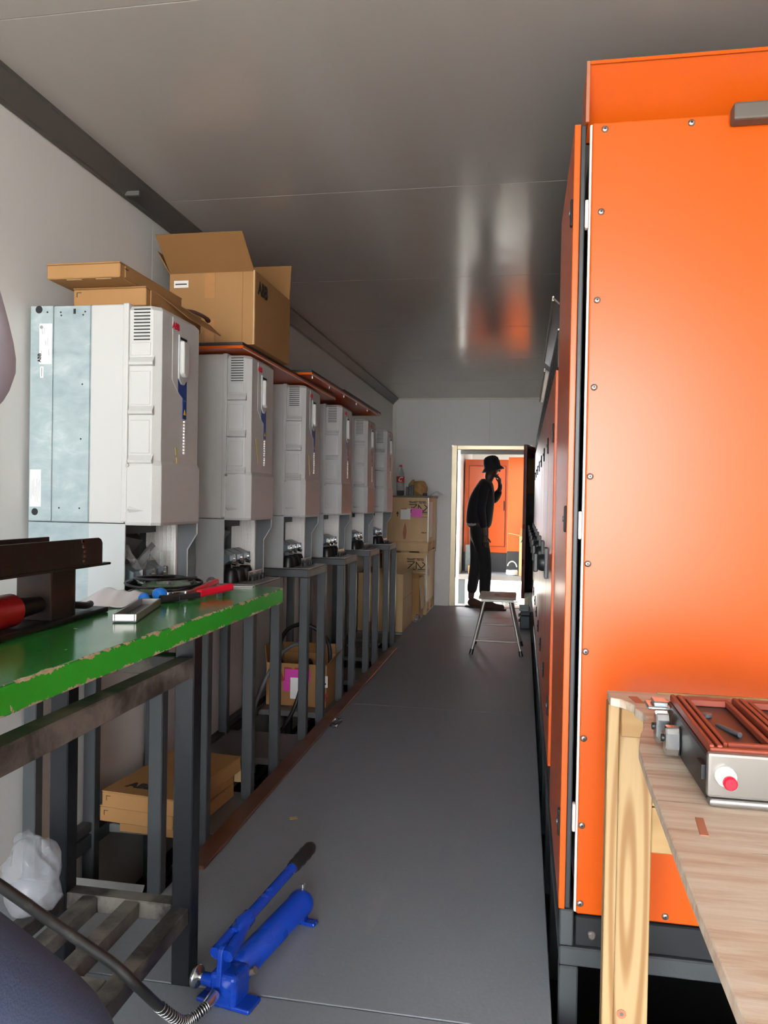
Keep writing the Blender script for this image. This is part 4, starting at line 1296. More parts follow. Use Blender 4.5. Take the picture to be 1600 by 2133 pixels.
# copper bar along the trench
cb_ = MB().box(-1.103, -1.032, 2.44, 6.50, 0.001, 0.013).build('copper_bar', 'copper', None, 0.002, 1)
tag(cb_, 'long flat copper bar lying on the floor along the trench', 'bar')
# small scraps on the floor
for n, (x, y, s, mt, lb_) in enumerate(((-0.865, 2.915, 0.022, 'card_pale', 'small beige paper scrap on the floor beside the copper bar'),)):
    o = MB().obb((x, y, 0.0015), (s * 1.4, s, 0.001), 0.5).build('paper_scrap', mt)
    tag(o, lb_, 'scrap')
wv = []
for i in range(60):
    a = i * 0.9
    wv.append((-1.005 + 0.025 * math.sin(a * 0.7), 4.19 + 0.07 * math.sin(a * 0.23), 0.012 + 0.010 * math.sin(a * 1.3)))
tag(MB().tube(wv, 0.0022, 5).build('wire_tangle', 'chrome'), 'small tangle of silver wire beside the copper bar', 'wire')

# ================================================================== plastic bags by the bench
def bag(name, label, c, r3, seed, mat='bagpl'):
    rnd = random.Random(seed)
    bm = bmesh.new()
    bmesh.ops.create_icosphere(bm, subdivisions=4, radius=1.0)
    ph = [rnd.uniform(0, 6) for _ in range(8)]
    for v in bm.verts:
        p = v.co
        n = 0.10 * math.sin(5 * p.x + ph[0]) * math.sin(4 * p.y + ph[1]) + 0.07 * math.sin(9 * p.z + ph[2] + 3 * p.x) + 0.05 * math.sin(13 * p.y + ph[3] + 5 * p.z) + 0.03 * math.sin(21 * p.x + 17 * p.z + ph[4])
        q = p * (1 + n)
        q.z = max(q.z, -0.62)
        v.co = Vector((q.x * r3[0], q.y * r3[1], q.z * r3[2]))
    zmin = min(v.co.z for v in bm.verts)
    for v in bm.verts:
        v.co.z -= zmin
    me = bpy.data.meshes.new(name)
    bm.to_mesh(me); bm.free()
    me.materials.append(M[mat])
    for p in me.polygons:
        p.use_smooth = True
    o = bpy.data.objects.new(name, me)
    COL.objects.link(o)
    o.location = c
    return tag(o, label, 'bag')
bag('plastic_bag', 'milky plastic bag slumped on the shelf beside the bench leg', (-1.205, 1.755, SZ + 0.001), (0.070, 0.060, 0.120), 3)
bag('plastic_bag', 'small flat plastic bag on the floor under the bench shelf', (-1.075, 1.690, 0.002), (0.075, 0.055, 0.050), 9)

# ================================================================== boxes under the drives
def rflat(label, quad, z0, h, logo=False, mark=True):
    """flat box on a rotated footprint: corner near-left, near-right, length direction"""
    a, b, ln = Vector((*quad[0], 0)), Vector((*quad[1], 0)), quad[2]
    ux = (b - a).normalized()
    uy = Vector((-ux.y, ux.x, 0))
    wd = (b - a).length
    rot = Matrix((ux, uy, Vector((0, 0, 1)))).transposed()
    c = (a + b) / 2 + uy * ln / 2
    t = thing('flat_cardboard_box', label, 'box', (c.x, c.y, z0), 'flat cardboard boxes')
    MB().obb((c.x, c.y, z0 + h / 2 - 0.002), (wd, ln, h - 0.004), rot).build('tray', 'card', t, 0.003, 1)
    MB().obb((c.x, c.y, z0 + h - 0.002), (wd + 0.002, ln + 0.002, 0.004), rot).build('lid', 'card', t, 0.001, 1)
    if mark:
        p = a + ux * 0.02 - uy * 0.0006
        MB().obb((p + ux * 0.008 + U * (z0 + h - 0.018)), (0.016, 0.0008, 0.002), rot).obb((p + U * (z0 + h - 0.026)), (0.002, 0.0008, 0.018), rot).build('corner_mark', 'print', t)
        q = b + ux * 0.0006 + uy * 0.05
        MB().obb((q + U * (z0 + h * 0.45)), (0.0008, 0.010, 0.010), rot).build('print_mark', 'print', t)
    if logo:
        p = a + ux * 0.06 + uy * 0.06 + U * (z0 + h + 0.0006)
        text('logo', 'ABB', 0.06, 'print', t, p, ux, uy, 0.003, 1.0)
    return t
# open corner tab of the middle box
b1 = rflat('bottom flat cardboard box of the stack under the second stand', ((-1.475, 2.68), (-1.210, 2.665), 0.44), -0.011, 0.058, mark=False)
b2 = rflat('middle flat cardboard box of the stack under the second stand', ((-1.525, 2.625), (-1.225, 2.600), 0.50), 0.048, 0.060)
b3 = rflat('top flat cardboard box of the stack under the second stand, its lid printed', ((-1.505, 2.605), (-1.195, 2.575), 0.505), 0.109, 0.062, True)
poly = [(0, 0), (0.06, 0), (0.065, 0.02), (0.055, 0.045), (0.03, 0.058), (0, 0.06)]
MB().prism([(-1.19 + x * 0.8, 0.046 + z) for x, z in poly], 3.12, 3.124, 'y').build('round_tab', 'card_pale', b2)

# box of cables with pink tape
kx0, kx1, ky0, ky1, kz0, kz1 = -1.538, -1.156, 4.55, 4.90, -0.010, 0.250
kb_ = openbox('cardboard box with red print and pink tape, full of cable', kx0, kx1, ky0, ky1, kz0, kz1, name='cable_box')
flap(kb_, (kx0, ky1, kz1), (kx0, ky0, kz1), (-0.01, 0, 0.10))
flap(kb_, (kx1, ky0, kz1), (kx1, 4.735, kz1), (0.05, 0.0, 0.07))
flap(kb_, (kx1, ky1, kz1), (kx0, ky1, kz1), (0.0, -0.02, 0.07))
text('logo', 'ABB', 0.11, 'print_box_red', kb_, (kx0 + 0.035, ky0 - 0.0004, kz1 - 0.105), (1, 0, 0), (0, 0, 1), 0.006, 1.05)
MB().box(kx0 + 0.12, kx0 + 0.28, ky0 - 0.0020, ky0 - 0.0012, kz1 - 0.105, kz1 - 0.035).build('pink_tape', 'pink', kb_)
MB().box(kx0 + 0.11, kx0 + 0.15, ky0 - 0.0020, ky0 - 0.0012, kz1 - 0.17, kz1 - 0.106).build('pink_tape', 'pink', kb_)
k1 = MB().box(kx0 + 0.155, kx0 + 0.27, ky0 - 0.0030, ky0 - 0.0022, kz1 - 0.215, kz1 - 0.085).build('shipping_label', 'sticker', kb_)
for i in range(6):
    MB().box(kx0 + 0.245, kx0 + 0.258, ky0 - 0.0036, ky0 - 0.0030, kz1 - 0.125 - 0.012 * i, kz1 - 0.119 - 0.012 * i).build('bar_print', 'print', k1)
k2 = MB().box(kx0 + 0.335, kx0 + 0.39, ky0 - 0.0020, ky0 - 0.0012, kz1 - 0.135, kz1 - 0.065).build('small_label', 'sticker', kb_)
MB().box(kx0 + 0.345, kx0 + 0.38, ky0 - 0.0026, ky0 - 0.0020, kz1 - 0.118, kz1 - 0.108).build('bar_print', 'print', k2)
MB().prism([(kx0 + 0.375, 0.03), (kx0 + 0.383, 0.03), (kx0 + 0.383, 0.06), (kx0 + 0.392, 0.06), (kx0 + 0.379, 0.08), (kx0 + 0.366, 0.06), (kx0 + 0.375, 0.06)], ky0 - 0.0012, ky0 - 0.0004, 'y').build('arrow_print', 'print_box_red', kb_)
MB().box(kx0 + 0.320, kx0 + 0.345, ky0 - 0.0012, ky0 - 0.0004, 0.045, 0.075).build('mark_print', 'print_box_red', kb_)
c_ = thing('heavy_cable', 'thick black cable looping out of the box with pink tape', 'cable', (-1.35, 4.7, 0.0))
loop = bez([(-1.45, 4.72, 0.03), (-1.50, 4.70, 0.28), (-1.46, 4.68, 0.42), (-1.35, 4.66, 0.475), (-1.25, 4.68, 0.44), (-1.19, 4.71, 0.36), (-1.178, 4.72, 0.24), (-1.20, 4.74, 0.10)], 10)
MB().tube(loop, 0.013, 10).build('loop', 'black', c_)
loop2 = bez([(-1.30, 4.68, 0.03), (-1.31, 4.64, 0.28), (-1.35, 4.60, 0.36), (-1.42, 4.55, 0.33), (-1.48, 4.50, 0.24), (-1.53, 4.42, 0.10), (-1.55, 4.30, -0.10), (-1.50, 4.25, -0.33)], 10)
MB().tube(loop2, 0.012, 10).build('loop', 'grey_plastic', c_)
loop3 = bez([(-1.26, 4.66, 0.05), (-1.265, 4.60, 0.24), (-1.27, 4.52, 0.27), (-1.285, 4.46, 0.15), (-1.32, 4.40, 0.0), (-1.38, 4.30, -0.12), (-1.45, 4.10, -0.20), (-1.50, 4.05, -0.33)], 10)
MB().tube(loop3, 0.012, 10).build('loop', 'black', c_)

# ================================================================== crates and boxes at the far end
def crate(label, x0, x1, y0, y1, z0, z1, zp, upper):
    t = thing('plywood_crate', label, 'crate', ((x0 + x1) / 2, (y0 + y1) / 2, z0), 'plywood transit crates')
    MB().box(x0, x1, y0, y1, zp, z1 - 0.02).build('body', 'crate', t, 0.003, 1)
    MB().box(x0 - 0.012, x1 + 0.012, y0 - 0.012, y1 + 0.012, z1 - 0.02, z1).build('lid', 'crate' if not upper else 'brownbar', t, 0.002, 1)
    MB().box(x1 - 0.012, x1 + 0.003, y0 - 0.003, y0 + 0.014, zp, z1 - 0.021).build('corner_strip', 'alu', t)
    # pallet feet
    n = 3
    for k in range(n):
        ya = y0 + (y1 - y0 - 0.09) * k / (n - 1)
        MB().box(x0, x1, ya, ya + 0.09, z0 + 0.018, zp - 0.016).build('pallet_block', 'crate', t, 0.002, 1)
    for k in range(3):
        xa = x0 + (x1 - x0 - 0.10) * k / 2
        MB().box(xa, xa + 0.10, y0, y1, z0, z0 + 0.017).build('pallet_board', 'crate', t, 0.002, 1)
    MB().box(x0, x1, y0, y1, zp - 0.015, zp - 0.001).build('pallet_deck', 'crate', t, 0.002, 1)
    # stencil on the near side
    yy = y0 - 0.0006
    zt = z1 - 0.085
    text('stencil', 'TRANSIT TESTED', 0.034, 'print', t, (x1 - 0.225, yy, zt), (1, 0, 0), (0, 0, 1), 0.0014, 0.74)
    a = MB()
    xs, zs = x1 - 0.222, zt - 0.008
    def ln(p, q, wd=0.010):
        p, q = Vector((p[0], 0, p[1])), Vector((q[0], 0, q[1]))
        d = (q - p)
        dn = d.normalized()
        nn = Vector((-dn.z, 0, dn.x)) * wd / 2
        pts_ = [p - nn, q - nn, q + nn, p + nn]
        a.add([(xs + v.x, yy, zs + v.z) for v in pts_] + [(xs + v.x, yy - 0.0008, zs + v.z) for v in pts_], [(0, 1, 2, 3), (7, 6, 5, 4), (0, 4, 5, 1), (1, 5, 6, 2), (2, 6, 7, 3), (3, 7, 4, 0)])
    ln((0, -0.006), (0.09, -0.006)); ln((0.085, -0.01), (0.01, -0.085)); ln((0.01, -0.09), (0.10, -0.09))
    ln((0.105, -0.004), (0.105, -0.09)); ln((0.105, -0.01), (0.16, -0.08)); ln((0.16, -0.08), (0.205, -0.035)); ln((0.205, -0.035), (0.17, -0.005)); ln((0.12, -0.09), (0.205, -0.09)); ln((0.02, -0.035), (0.06, -0.035), 0.006)
    a.build('stencil_mark', 'print', t)['kind'] = 'stuff'
    MB().box(xs + 0.08, xs + 0.215, yy - 0.0008, yy, zs - 0.145, zs - 0.141).box(xs + 0.08, xs + 0.215, yy - 0.0008, yy, zs - 0.108, zs - 0.104).build('stencil_frame', 'print', t)['kind'] = 'stuff'
    return t
cu_ = crate('upper plywood crate with pink tape, stacked by the doorway', -1.55, -1.030, 8.52, 9.30, 0.690, 1.325, 0.815, True)
cl_ = crate('lower plywood crate standing on the floor by the doorway', -1.55, -1.045, 8.54, 9.32, 0.0, 0.688, 0.135, False)
yy = 8.519
MB().box(-1.345, -1.235, yy - 0.0024, yy - 0.0016, 1.060, 1.180).build('white_label', 'sticker', cu_)
MB().box(-1.343, -1.275, yy - 0.0030, yy - 0.0024, 1.172, 1.180).build('red_line', 'redlabel', cu_)
MB().obb((-1.165, yy - 0.0024, 1.135), (0.120, 0.0008, 0.100), Matrix.Rotation(0.12, 3, 'Y')).build('pink_tape', 'pink', cu_)
text('stencil', 'THIS UP', 0.016, 'print', cu_, (-1.11, yy - 0.0008, 0.91), (1, 0, 0), (0, 0, 1), 0.0010)
MB().prism([(-1.31, 0.84), (-1.285, 0.84), (-1.275, 0.93), (-1.288, 1.02), (-1.305, 0.99), (-1.318, 0.91)], yy - 0.0008, yy, 'y').build('dark_stain', 'plypink', cu_)
MB().prism([(-1.385, 1.09), (-1.375, 1.09), (-1.375, 1.12), (-1.362, 1.12), (-1.38, 1.15), (-1.398, 1.12), (-1.385, 1.12)], yy - 0.0008, yy, 'y').build('arrow_print', 'print', cu_)
xx = -1.0295
MB().box(xx, xx + 0.001, 8.60, 8.86, 0.86, 1.26).build('wrap_film', 'sticker', cu_)
MB().box(xx + 0.001, xx + 0.002, 8.88, 8.98, 1.02, 1.12).build('pink_tape', 'pink', cu_)
MB().box(-1.0445, -1.0435, 8.66, 8.80, 0.42, 0.50).build('faded_print', 'plypink', cl_)
# things on the upper crate
bo = thing('cola_bottle', 'clear plastic bottle with red label and cap on the upper crate', 'bottle', (-1.372, 8.64, 1.326))
MB().lathe([(0.036, 0.0), (0.043, 0.012), (0.044, 0.10), (0.041, 0.125), (0.044, 0.15), (0.044, 0.215), (0.036, 0.255), (0.018, 0.30), (0.014, 0.315), (0.014, 0.325)], (-1.372, 8.64, 1.326), 20).build('bottle', 'clear', bo)
MB().lathe([(0.0, 0.004), (0.038, 0.004), (0.040, 0.012), (0.040, 0.055), (0.0, 0.056)], (-1.372, 8.64, 1.326), 18).build('cola', 'cola', bo)
MB().lathe([(0.0448, 0.148), (0.0448, 0.216)], (-1.372, 8.64, 1.326), 20).build('label', 'redlabel', bo)
MB().lathe([(0.017, 0.322), (0.017, 0.342), (0.014, 0.345)], (-1.372, 8.64, 1.326), 14).build('cap', 'redlabel', bo)
text('label_script', 'C', 0.075, 'sticker', bo, (-1.398, 8.5945, 1.483), (1, 0, 0), (0, 0, 1), 0.001, 0.9, shear=0.4)
for k, x in enumerate((-1.290, -1.262, -1.232)):
    g = MB().lathe([(0.014, 0.0), (0.016, 0.004), (0.017, 0.10 + 0.012 * k), (0.0155, 0.10 + 0.012 * k), (0.0145, 0.008), (0.0, 0.008)], (x, 8.62 + 0.02 * (k % 2), 1.326), 14).build('clear_tube', 'clear')
    tag(g, ('shortest', 'middle-sized', 'tallest')[k] + ' slim clear tube between bottle and paper bag on the crate', 'tube', 'clear tubes on the crate')
kb2 = bag('paper_bag', 'crumpled brown paper bag on the upper crate', (-1.165, 8.72, 1.327), (0.085, 0.07, 0.105), 21, 'kraft')
kb3 = bag('paper_bag', 'small twisted brown paper ball beside the crumpled bag on the crate', (-1.265, 8.84, 1.327), (0.05, 0.05, 0.105), 33, 'kraft')
bkd = MB().lathe([(0.024, 0), (0.026, 0.01), (0.022, 0.03), (0.0, 0.032)], (-1.088, 8.60, 1.3262), 14).build('black_lid', 'black')
tag(bkd, 'small black lid in front of the crumpled paper bag', 'lid')
pv = [(-1.00, 8.75, 1.328), (-0.90, 8.80, 1.338), (-0.87, 9.05, 1.345), (-0.99, 9.10, 1.332), (-0.93, 8.90, 1.385)]
fo = MB().add(pv, [(0, 1, 4), (1, 2, 4), (2, 3, 4), (3, 0, 4), (3, 2, 1, 0)]).build('folded_paper', 'paper')
fo.location.x = -0.05
tag(fo, 'folded white paper jutting over the edge of the upper crate', 'paper')

# tall open box and a small brown box in front of the crates
tbx = openbox('tall open cardboard box standing behind the last steel stand', -1.560, -1.120, 7.32, 7.95, 0.002, 0.560, 'card_pale')
flap(tbx, (-1.120, 7.32, 0.56), (-1.120, 7.95, 0.56), (0.03, 0, 0.03), 'card_pale')
flap(tbx, (-1.560, 7.95, 0.56), (-1.560, 7.32, 0.56), (0.05, 0, 0.035), 'card_pale')
MB().box(-1.1195, -1.1180, 7.33, 7.94, 0.315, 0.319).build('fold_line', 'card', tbx)
sbx = openbox('small crumpled brown cardboard box in front of the lower crate', -1.40, -1.060, 8.06, 8.40, 0.002, 0.455, 'card')
flap(sbx, (-1.060, 8.06, 0.455), (-1.060, 8.40, 0.455), (0.022, 0.02, -0.33), 'card_pale')
flap(sbx, (-1.40, 8.06, 0.455), (-1.060, 8.06, 0.455), (0, -0.03, 0.05), 'card')
bag('plastic_bag', 'shiny plastic scrap on the floor beside the tall open box', (-1.065, 7.98, 0.002), (0.035, 0.045, 0.05), 41, 'bagpl')

# ================================================================== stool
stl = thing('stool', 'stool with a worn wooden seat and grey tube legs', 'stool', (-0.19, 6.70, 0.0))
sx0, sx1, sy0, sy1, szz = -0.350, -0.045, 6.46, 6.88, 0.478
seat = MB()
hx0, hx1, hy0, hy1 = -0.222, -0.178, 6.645, 6.69
for (a, b, c, d) in ((sx0, hx0, sy0, sy1), (hx1, sx1, sy0, sy1), (hx0, hx1, sy0, hy0), (hx0, hx1, hy1, sy1)):
    seat.box(a, b, c, d, szz - 0.022, szz)
so_ = seat.build('seat', 'stoolseat', stl)
MB().box(hx0, hx1, hy0, hy1, szz - 0.022, szz - 0.016).build('grip_hole', 'black_slot', so_)
MB().box(sx0 + 0.02, sx1 - 0.02, sy0 + 0.02, sy0 + 0.045, szz - 0.045, szz - 0.0225).build('seat_frame', 'tube', stl, 0.003, 1)
MB().box(sx0 + 0.02, sx1 - 0.02, sy1 - 0.045, sy1 - 0.02, szz - 0.045, szz - 0.0225).build('seat_frame', 'tube', stl, 0.003, 1)
legs = {}
for ix in (0, 1):
    for iy in (0, 1):
        tpt = Vector(((sx0 + 0.045, sx1 - 0.045)[ix], (sy0 + 0.035, sy1 - 0.035)[iy], szz - 0.045))
        bpt = Vector(((-0.405, 0.008)[ix], (6.43, 6.93)[iy], 0.0))
        legs[ix, iy] = (tpt, bpt)
        l_ = MB().cyl(tpt, bpt + (tpt - bpt).normalized() * 0.03, 0.0135, n=14).build('leg', 'tube', stl)
        MB().cyl(bpt + (tpt - bpt).normalized() * 0.045, bpt, 0.0165, 0.017, 14).build('rubber_foot', 'black', l_)
for iy, f in ((0, 0.26), (1, 0.42)):
    a, b = legs[0, iy], legs[1, iy]
    MB().cyl(a[1].lerp(a[0], f), b[1].lerp(b[0], f), 0.009, n=10).build('rung', 'tube', stl)

# ================================================================== toolbox at the foot of the last cabinets
tl_ = thing('toolbox', 'dark teal cantilever toolbox on the floor by the last cabinets', 'toolbox', (0.035, 8.0, 0.0))
MB().box(-0.010, 0.088, 7.85, 8.30, 0.002, 0.135).build('body', 'teal', tl_, 0.008, 2)
MB().box(-0.012, 0.090, 7.84, 8.31, 0.136, 0.175).build('lid', 'teal', tl_, 0.008, 2)
for k in range(4):
    y = 7.92 + 0.11 * k
    MB().box(-0.020, 0.075, y, y + 0.022, 0.1755, 0.195).build('lid_ridge', 'cyan', tl_, 0.004, 2)
for z in (0.06, 0.115):
    MB().box(-0.028, -0.0105, 7.93, 7.97, z, z + 0.03).build('latch', 'black', tl_, 0.003, 1)

# ================================================================== second container beyond the doorway
Y2 = 11.3
st2 = struct(MB().box(-0.915, 3.0, Y2, 14.0, 0.165, 0.205).build('floor_2', 'floor'))
struct(MB().box(-0.915, 3.0, Y2 - 0.03, Y2, 0.145, 0.215).build('trim_4', 'alu'))
struct(MB().box(-0.915, 3.0, 13.9, 14.0, 0.2, 2.5).build('wall_back', 'wall'))
struct(MB().box(2.95, 3.0, Y2, 13.9, 0.2, 2.46).build('wall_end', 'wall'))
struct(MB().box(-1.31, -1.25, YF + 0.10, Y2 - 0.75, -0.5, 2.45).build('gap_light_screen', 'wall'))  # added screen, out of view, cuts daylight entering the gap from the left
struct(MB().box(0.62, 0.68, YF + 0.10, Y2 - 0.04, -0.5, 2.45).build('gap_light_screen', 'wall'))  # added screen shutting the right side of the gap against daylight
struct(MB().box(-0.990, -0.920, Y2 + 0.1, 14.0, 0.165, 2.5).build('wall_side', 'wall'))
struct(MB().box(-1.70, 3.0, YF + 0.10, 14.0, 2.46, 2.52).build('ceiling_2_sky_block', 'wall'))  # container ceiling, stretched over the gap as an added canopy to block sky
hdr = struct(MB().box(-0.915, 3.0, Y2 - 0.02, Y2 + 0.10, 2.02, 2.46).build('trim_5', 'rubber'))
MB().box(-0.915, 3.0, Y2 - 0.05, Y2 - 0.021, 1.965, 2.015).build('header_lip', 'rubber', hdr)
for x in (-0.915, 0.35, 2.9):
    MB().box(x, x + 0.10, Y2, Y2 + 0.1, -0.5, 0.164).build('support_post', 'steel_dark', st2)
cab2 = thing('switchboard', 'orange switchboard with panelled door inside the second container', 'cabinet', (-0.4, 12.1, 0.206))
MB().box(-0.900, -0.235, 12.0, 12.6, 0.50, 1.93).build('body', 'orange', cab2, 0.004, 1)
MB().box(-0.900, -0.235, 12.01, 12.6, 0.206, 0.499).build('plinth', 'rubber', cab2)
d2 = MB().box(-0.830, -0.275, 11.975, 11.998, 0.60, 1.83).build('door', 'orange', cab2, 0.006, 2)
MB().box(-0.836, -0.269, 11.993, 11.9985, 0.594, 1.836).build('door_gap', 'rubber', cab2)
MB().box(-0.300, -0.285, 11.96, 11.974, 1.15, 1.30).build('handle', 'black', d2)
pn2 = MB().box(-0.225, 0.60, 11.62, 11.66, 0.55, 1.945).build('orange_panel', 'orange', None, 0.004, 1)
pnt = thing('standing_panel', 'bright orange panel standing beside the boxes beyond the doorway', 'panel', (0.19, 11.64, 0.206))
pn2.parent = pnt
pn2.location = -Vector((0.19, 11.64, 0.206))
MB().box(-0.225, 0.60, 11.62, 11.70, 0.206, 0.549).build('panel_foot', 'rubber', pnt)
def plainbox(label, x0, x1, y0, y1, z0, z1, mat='card_pale', logo=None):
    t = thing('cardboard_box', label, 'box', ((x0 + x1) / 2, (y0 + y1) / 2, z0))
    MB().box(x0, x1, y0, y1, z0, z1).build('body', mat, t, 0.004, 1)
    MB().box(x0 + 0.0, x1, y0 - 0.003, y0 - 0.0002, z1 - 0.012, z1 + 0.001).build('top_flap', 'card', t)
    if logo:
        text('logo', logo, 0.06, 'print', t, (x0 + 0.02, y0 - 0.0036, z1 - 0.10), (1, 0, 0), (0, 0, 1), 0.002)
    return t
bA = plainbox('tall pale cardboard box with printed letters, in the second container', -0.045, 0.50, 11.33, 11.48, 0.207, 0.800, 'card_pale', 'ABB')
flap(bA, (-0.045, 11.33, 0.80), (0.50, 11.33, 0.80), (0.01, 0.02, 0.11), 'card')
flap(bA, (-0.045, 11.48, 0.80), (-0.045, 11.33, 0.80), (-0.16, 0, 0.03), 'card_pale')
MB().box(0.02, 0.14, 11.3285, 11.3296, 0.42, 0.46).build('white_label', 'sticker', bA)
plainbox('plain grey-brown box behind the tall pale box in the second container', 0.0, 0.45, 11.49, 11.612, 0.207, 1.02, 'brownbar')
plainbox('low open carton behind the man in the second container', -0.79, -0.62, 11.52, 11.80, 0.207, 0.33, 'card')
gc = MB().box(-0.86, -0.66, 11.85, 11.96, 0.207, 0.62).build('steel_box', 'galv', None, 0.006, 1)
tag(gc, 'galvanised steel box in front of the orange switchboard', 'box')
cpth = []
for i in range(70):
    a = i / 70 * 2 * math.pi * 4
    cpth.append((-0.145 + 0.075 * math.cos(a), 11.44 + 0.07 * math.sin(a), 0.222 + 0.012 * (i / 14) + 0.006 * math.sin(a * 2.3)))
tag(MB().tube(cpth, 0.012, 8).build('white_cable_coil', 'white_coil'), 'coil of white cable beside the tall pale box', 'cable')
fb = MB().tube([(-0.145 + 0.07 * math.cos(a), 11.50, 0.31 + 0.10 * math.sin(a)) for a in [0.2 + 0.29 * k for k in range(10)]], 0.008, 8).build('white_cable_loop', 'white_coil')
tag(fb, 'single arched loop of white cable behind the coil', 'cable')
for lab_, x0, x1, y, z0, z1, tx in (('white wrapped bale under the second container floor', -0.30, -0.02, 11.05, -0.5, -0.05, 'FREE'), ('white wrapped bale beside the first one under the second container', 0.06, 0.36, 11.0, -0.5, -0.03, 'FREE')):
    bl_ = thing('wrapped_bale', lab_, 'bale', ((x0 + x1) / 2, y + 0.2, z0))
    MB().box(x0, x1, y, y + 0.4, z0, z1).build('wrapping', 'sticker', bl_, 0.02, 2)
    text('print', tx, 0.11, 'sticker_grey', bl_, (x0 + 0.02, y - 0.001, z1 - 0.15), (1, 0, 0), (0, 0, 1), 0.003)
stn = struct(MB().box(-0.95, 0.25, 9.56, 9.95, -0.50, -0.06).build('door_step', 'concrete'))

# ================================================================== the man in the doorway
def person_far():
    Y = 9.27
    t = thing('person', 'person in bucket hat and dark clothes standing in the doorway, hand at mouth', 'person', (-0.45, Y, 0.0))
    P = lambda x, z, dy=0.0: (x, Y + dy, z)
    # body: continuous figure (pelvis root)
    verts = [P(-0.520, 0.99), P(-0.515, 1.12), P(-0.500, 1.28), P(-0.470, 1.43), P(-0.420, 1.53), P(-0.395, 1.60),   # 0-5 spine, neck
             P(-0.368, 1.655), P(-0.372, 1.745),                                                                       # 6-7 head
             P(-0.455, 1.465, -0.17), P(-0.490, 1.19, -0.21), P(-0.445, 0.945, -0.20), P(-0.435, 0.87, -0.20),         # 8-11 near arm
             P(-0.445, 1.465, 0.16), P(-0.345, 1.27, 0.17), P(-0.275, 1.45, 0.05), P(-0.282, 1.50, 0.02),               # 12-15 far arm
             P(-0.500, 0.93, -0.09), P(-0.425, 0.56, -0.09), P(-0.430, 0.13, -0.09), P(-0.42, 0.07, -0.09),             # 16-19 near leg
             P(-0.535, 0.93, 0.09), P(-0.545, 0.54, 0.10), P(-0.600, 0.15, 0.10), P(-0.60, 0.08, 0.10)]                 # 20-23 far leg
    edges = [(0, 1), (1, 2), (2, 3), (3, 4), (4, 5), (5, 6), (6, 7), (3, 8), (8, 9), (9, 10), (10, 11), (3, 12), (12, 13), (13, 14), (14, 15),
             (0, 16), (16, 17), (17, 18), (18, 19), (0, 20), (20, 21), (21, 22), (22, 23)]
    rad = [(.10, .12), (.10, .12), (.12, .14), (.10, .14), .065, .062, (.105, .090), (.100, .085), .055, .042, .030, .026, .055, .042, .030, .026,
           .085, .06, .042, .04, .085, .06, .042, .04]
    body = skin('body', verts, edges, rad, 'skin_dark', t)
    # face
    MB().lathe([(0.0, 0.0), (0.014, 0.004), (0.010, 0.024), (0.0, 0.030)], (-0.300, Y - 0.005, 1.640), 10, axis=(1, 0, 0.25)).build('nose', 'skin_dark', t)
    MB().lathe([(0.0, 0.0), (0.020, 0.002), (0.022, 0.010), (0.0, 0.014)], (-0.385, Y - 0.072, 1.660), 12, axis=(0, -1, 0)).build('ear', 'skin_dark', t)
    MB().lathe([(0.0, 0.0), (0.012, 0.002), (0.010, 0.008), (0.0, 0.010)], (-0.308, Y - 0.04, 1.675), 10, axis=(0.9, -0.4, 0)).build('eye', 'sticker', t)
    MB().obb((-0.302, Y - 0.006, 1.602), (0.014, 0.05, 0.012)).build('lips', 'skin_dark', t, 0.004, 2)
    MB().lathe([(0.0, 0), (0.03, 0.004), (0.036, 0.02), (0.03, 0.04), (0, 0.046)], (-0.335, Y - 0.003, 1.560), 12, axis=(0.4, 0, 1)).build('jaw', 'skin_dark', t)
    # hands with five fingers
    def hand(w, d, pal, spread, curl, thumb, flip=1):
        w, d, pal, spread = Vector(w), Vector(d).normalized(), Vector(pal).normalized(), Vector(spread).normalized()
        v, e, r = [w, w + d * 0.045, w + d * 0.085], [(0, 1), (1, 2)], [(.022, .030), (.020, .036), (.016, .036)]
        for k, L in enumerate((0.075, 0.085, 0.080, 0.062)):
            b0 = w + d * 0.082 + spread * (0.030 - 0.020 * k)
            i0 = len(v)
            m1 = b0 + (d * math.cos(curl) + pal * math.sin(curl)) * L * 0.5
            m2 = m1 + (d * math.cos(curl * 2.2) + pal * math.sin(curl * 2.2)) * L * 0.5
            v += [b0, m1, m2]
            e += [(2, i0), (i0, i0 + 1), (i0 + 1, i0 + 2)]
            r += [.0105, .0095, .008]
        i0 = len(v)
        tb0 = w + d * 0.035 + spread * 0.030
        td = Vector(thumb).normalized()
        v += [tb0, tb0 + td * 0.035, tb0 + td * 0.06 + d * 0.012]
        e += [(1, i0), (i0, i0 + 1), (i0 + 1, i0 + 2)]
        r += [.013, .011, .009]
        return skin('hand', v, e, r, 'skin_dark', t, 1)
    hand((-0.437, Y - 0.20, 0.885), (0.05, 0.0, -1), (0.25, 1, 0), (1, -0.2, 0), 0.35, (0.8, 0.3, -0.8))
    hand((-0.280, Y + 0.03, 1.475), (-0.12, -0.25, 1), (-1, -0.2, 0.1), (0.1, -1, 0), 0.65, (-0.9, -0.5, 0.7))
    # clothes
    sv = [P(-0.525, 0.925), P(-0.515, 1.08), P(-0.495, 1.30), P(-0.470, 1.43), P(-0.425, 1.525),
          P(-0.455, 1.462, -0.165), P(-0.490, 1.19, -0.21), P(-0.447, 0.955, -0.20),
          P(-0.445, 1.462, 0.16), P(-0.345, 1.27, 0.17), P(-0.282, 1.425, 0.065)]
    se = [(0, 1), (1, 2), (2, 3), (3, 4), (3, 5), (5, 6), (6, 7), (3, 8), (8, 9), (9, 10)]
    sr = [(.150, .165), (.155, .172), (.155, .175), (.125, .165), .072, .072, .060, .044, .072, .060, .044]
    sw = skin('sweater', sv, se, sr, 'knit', t)
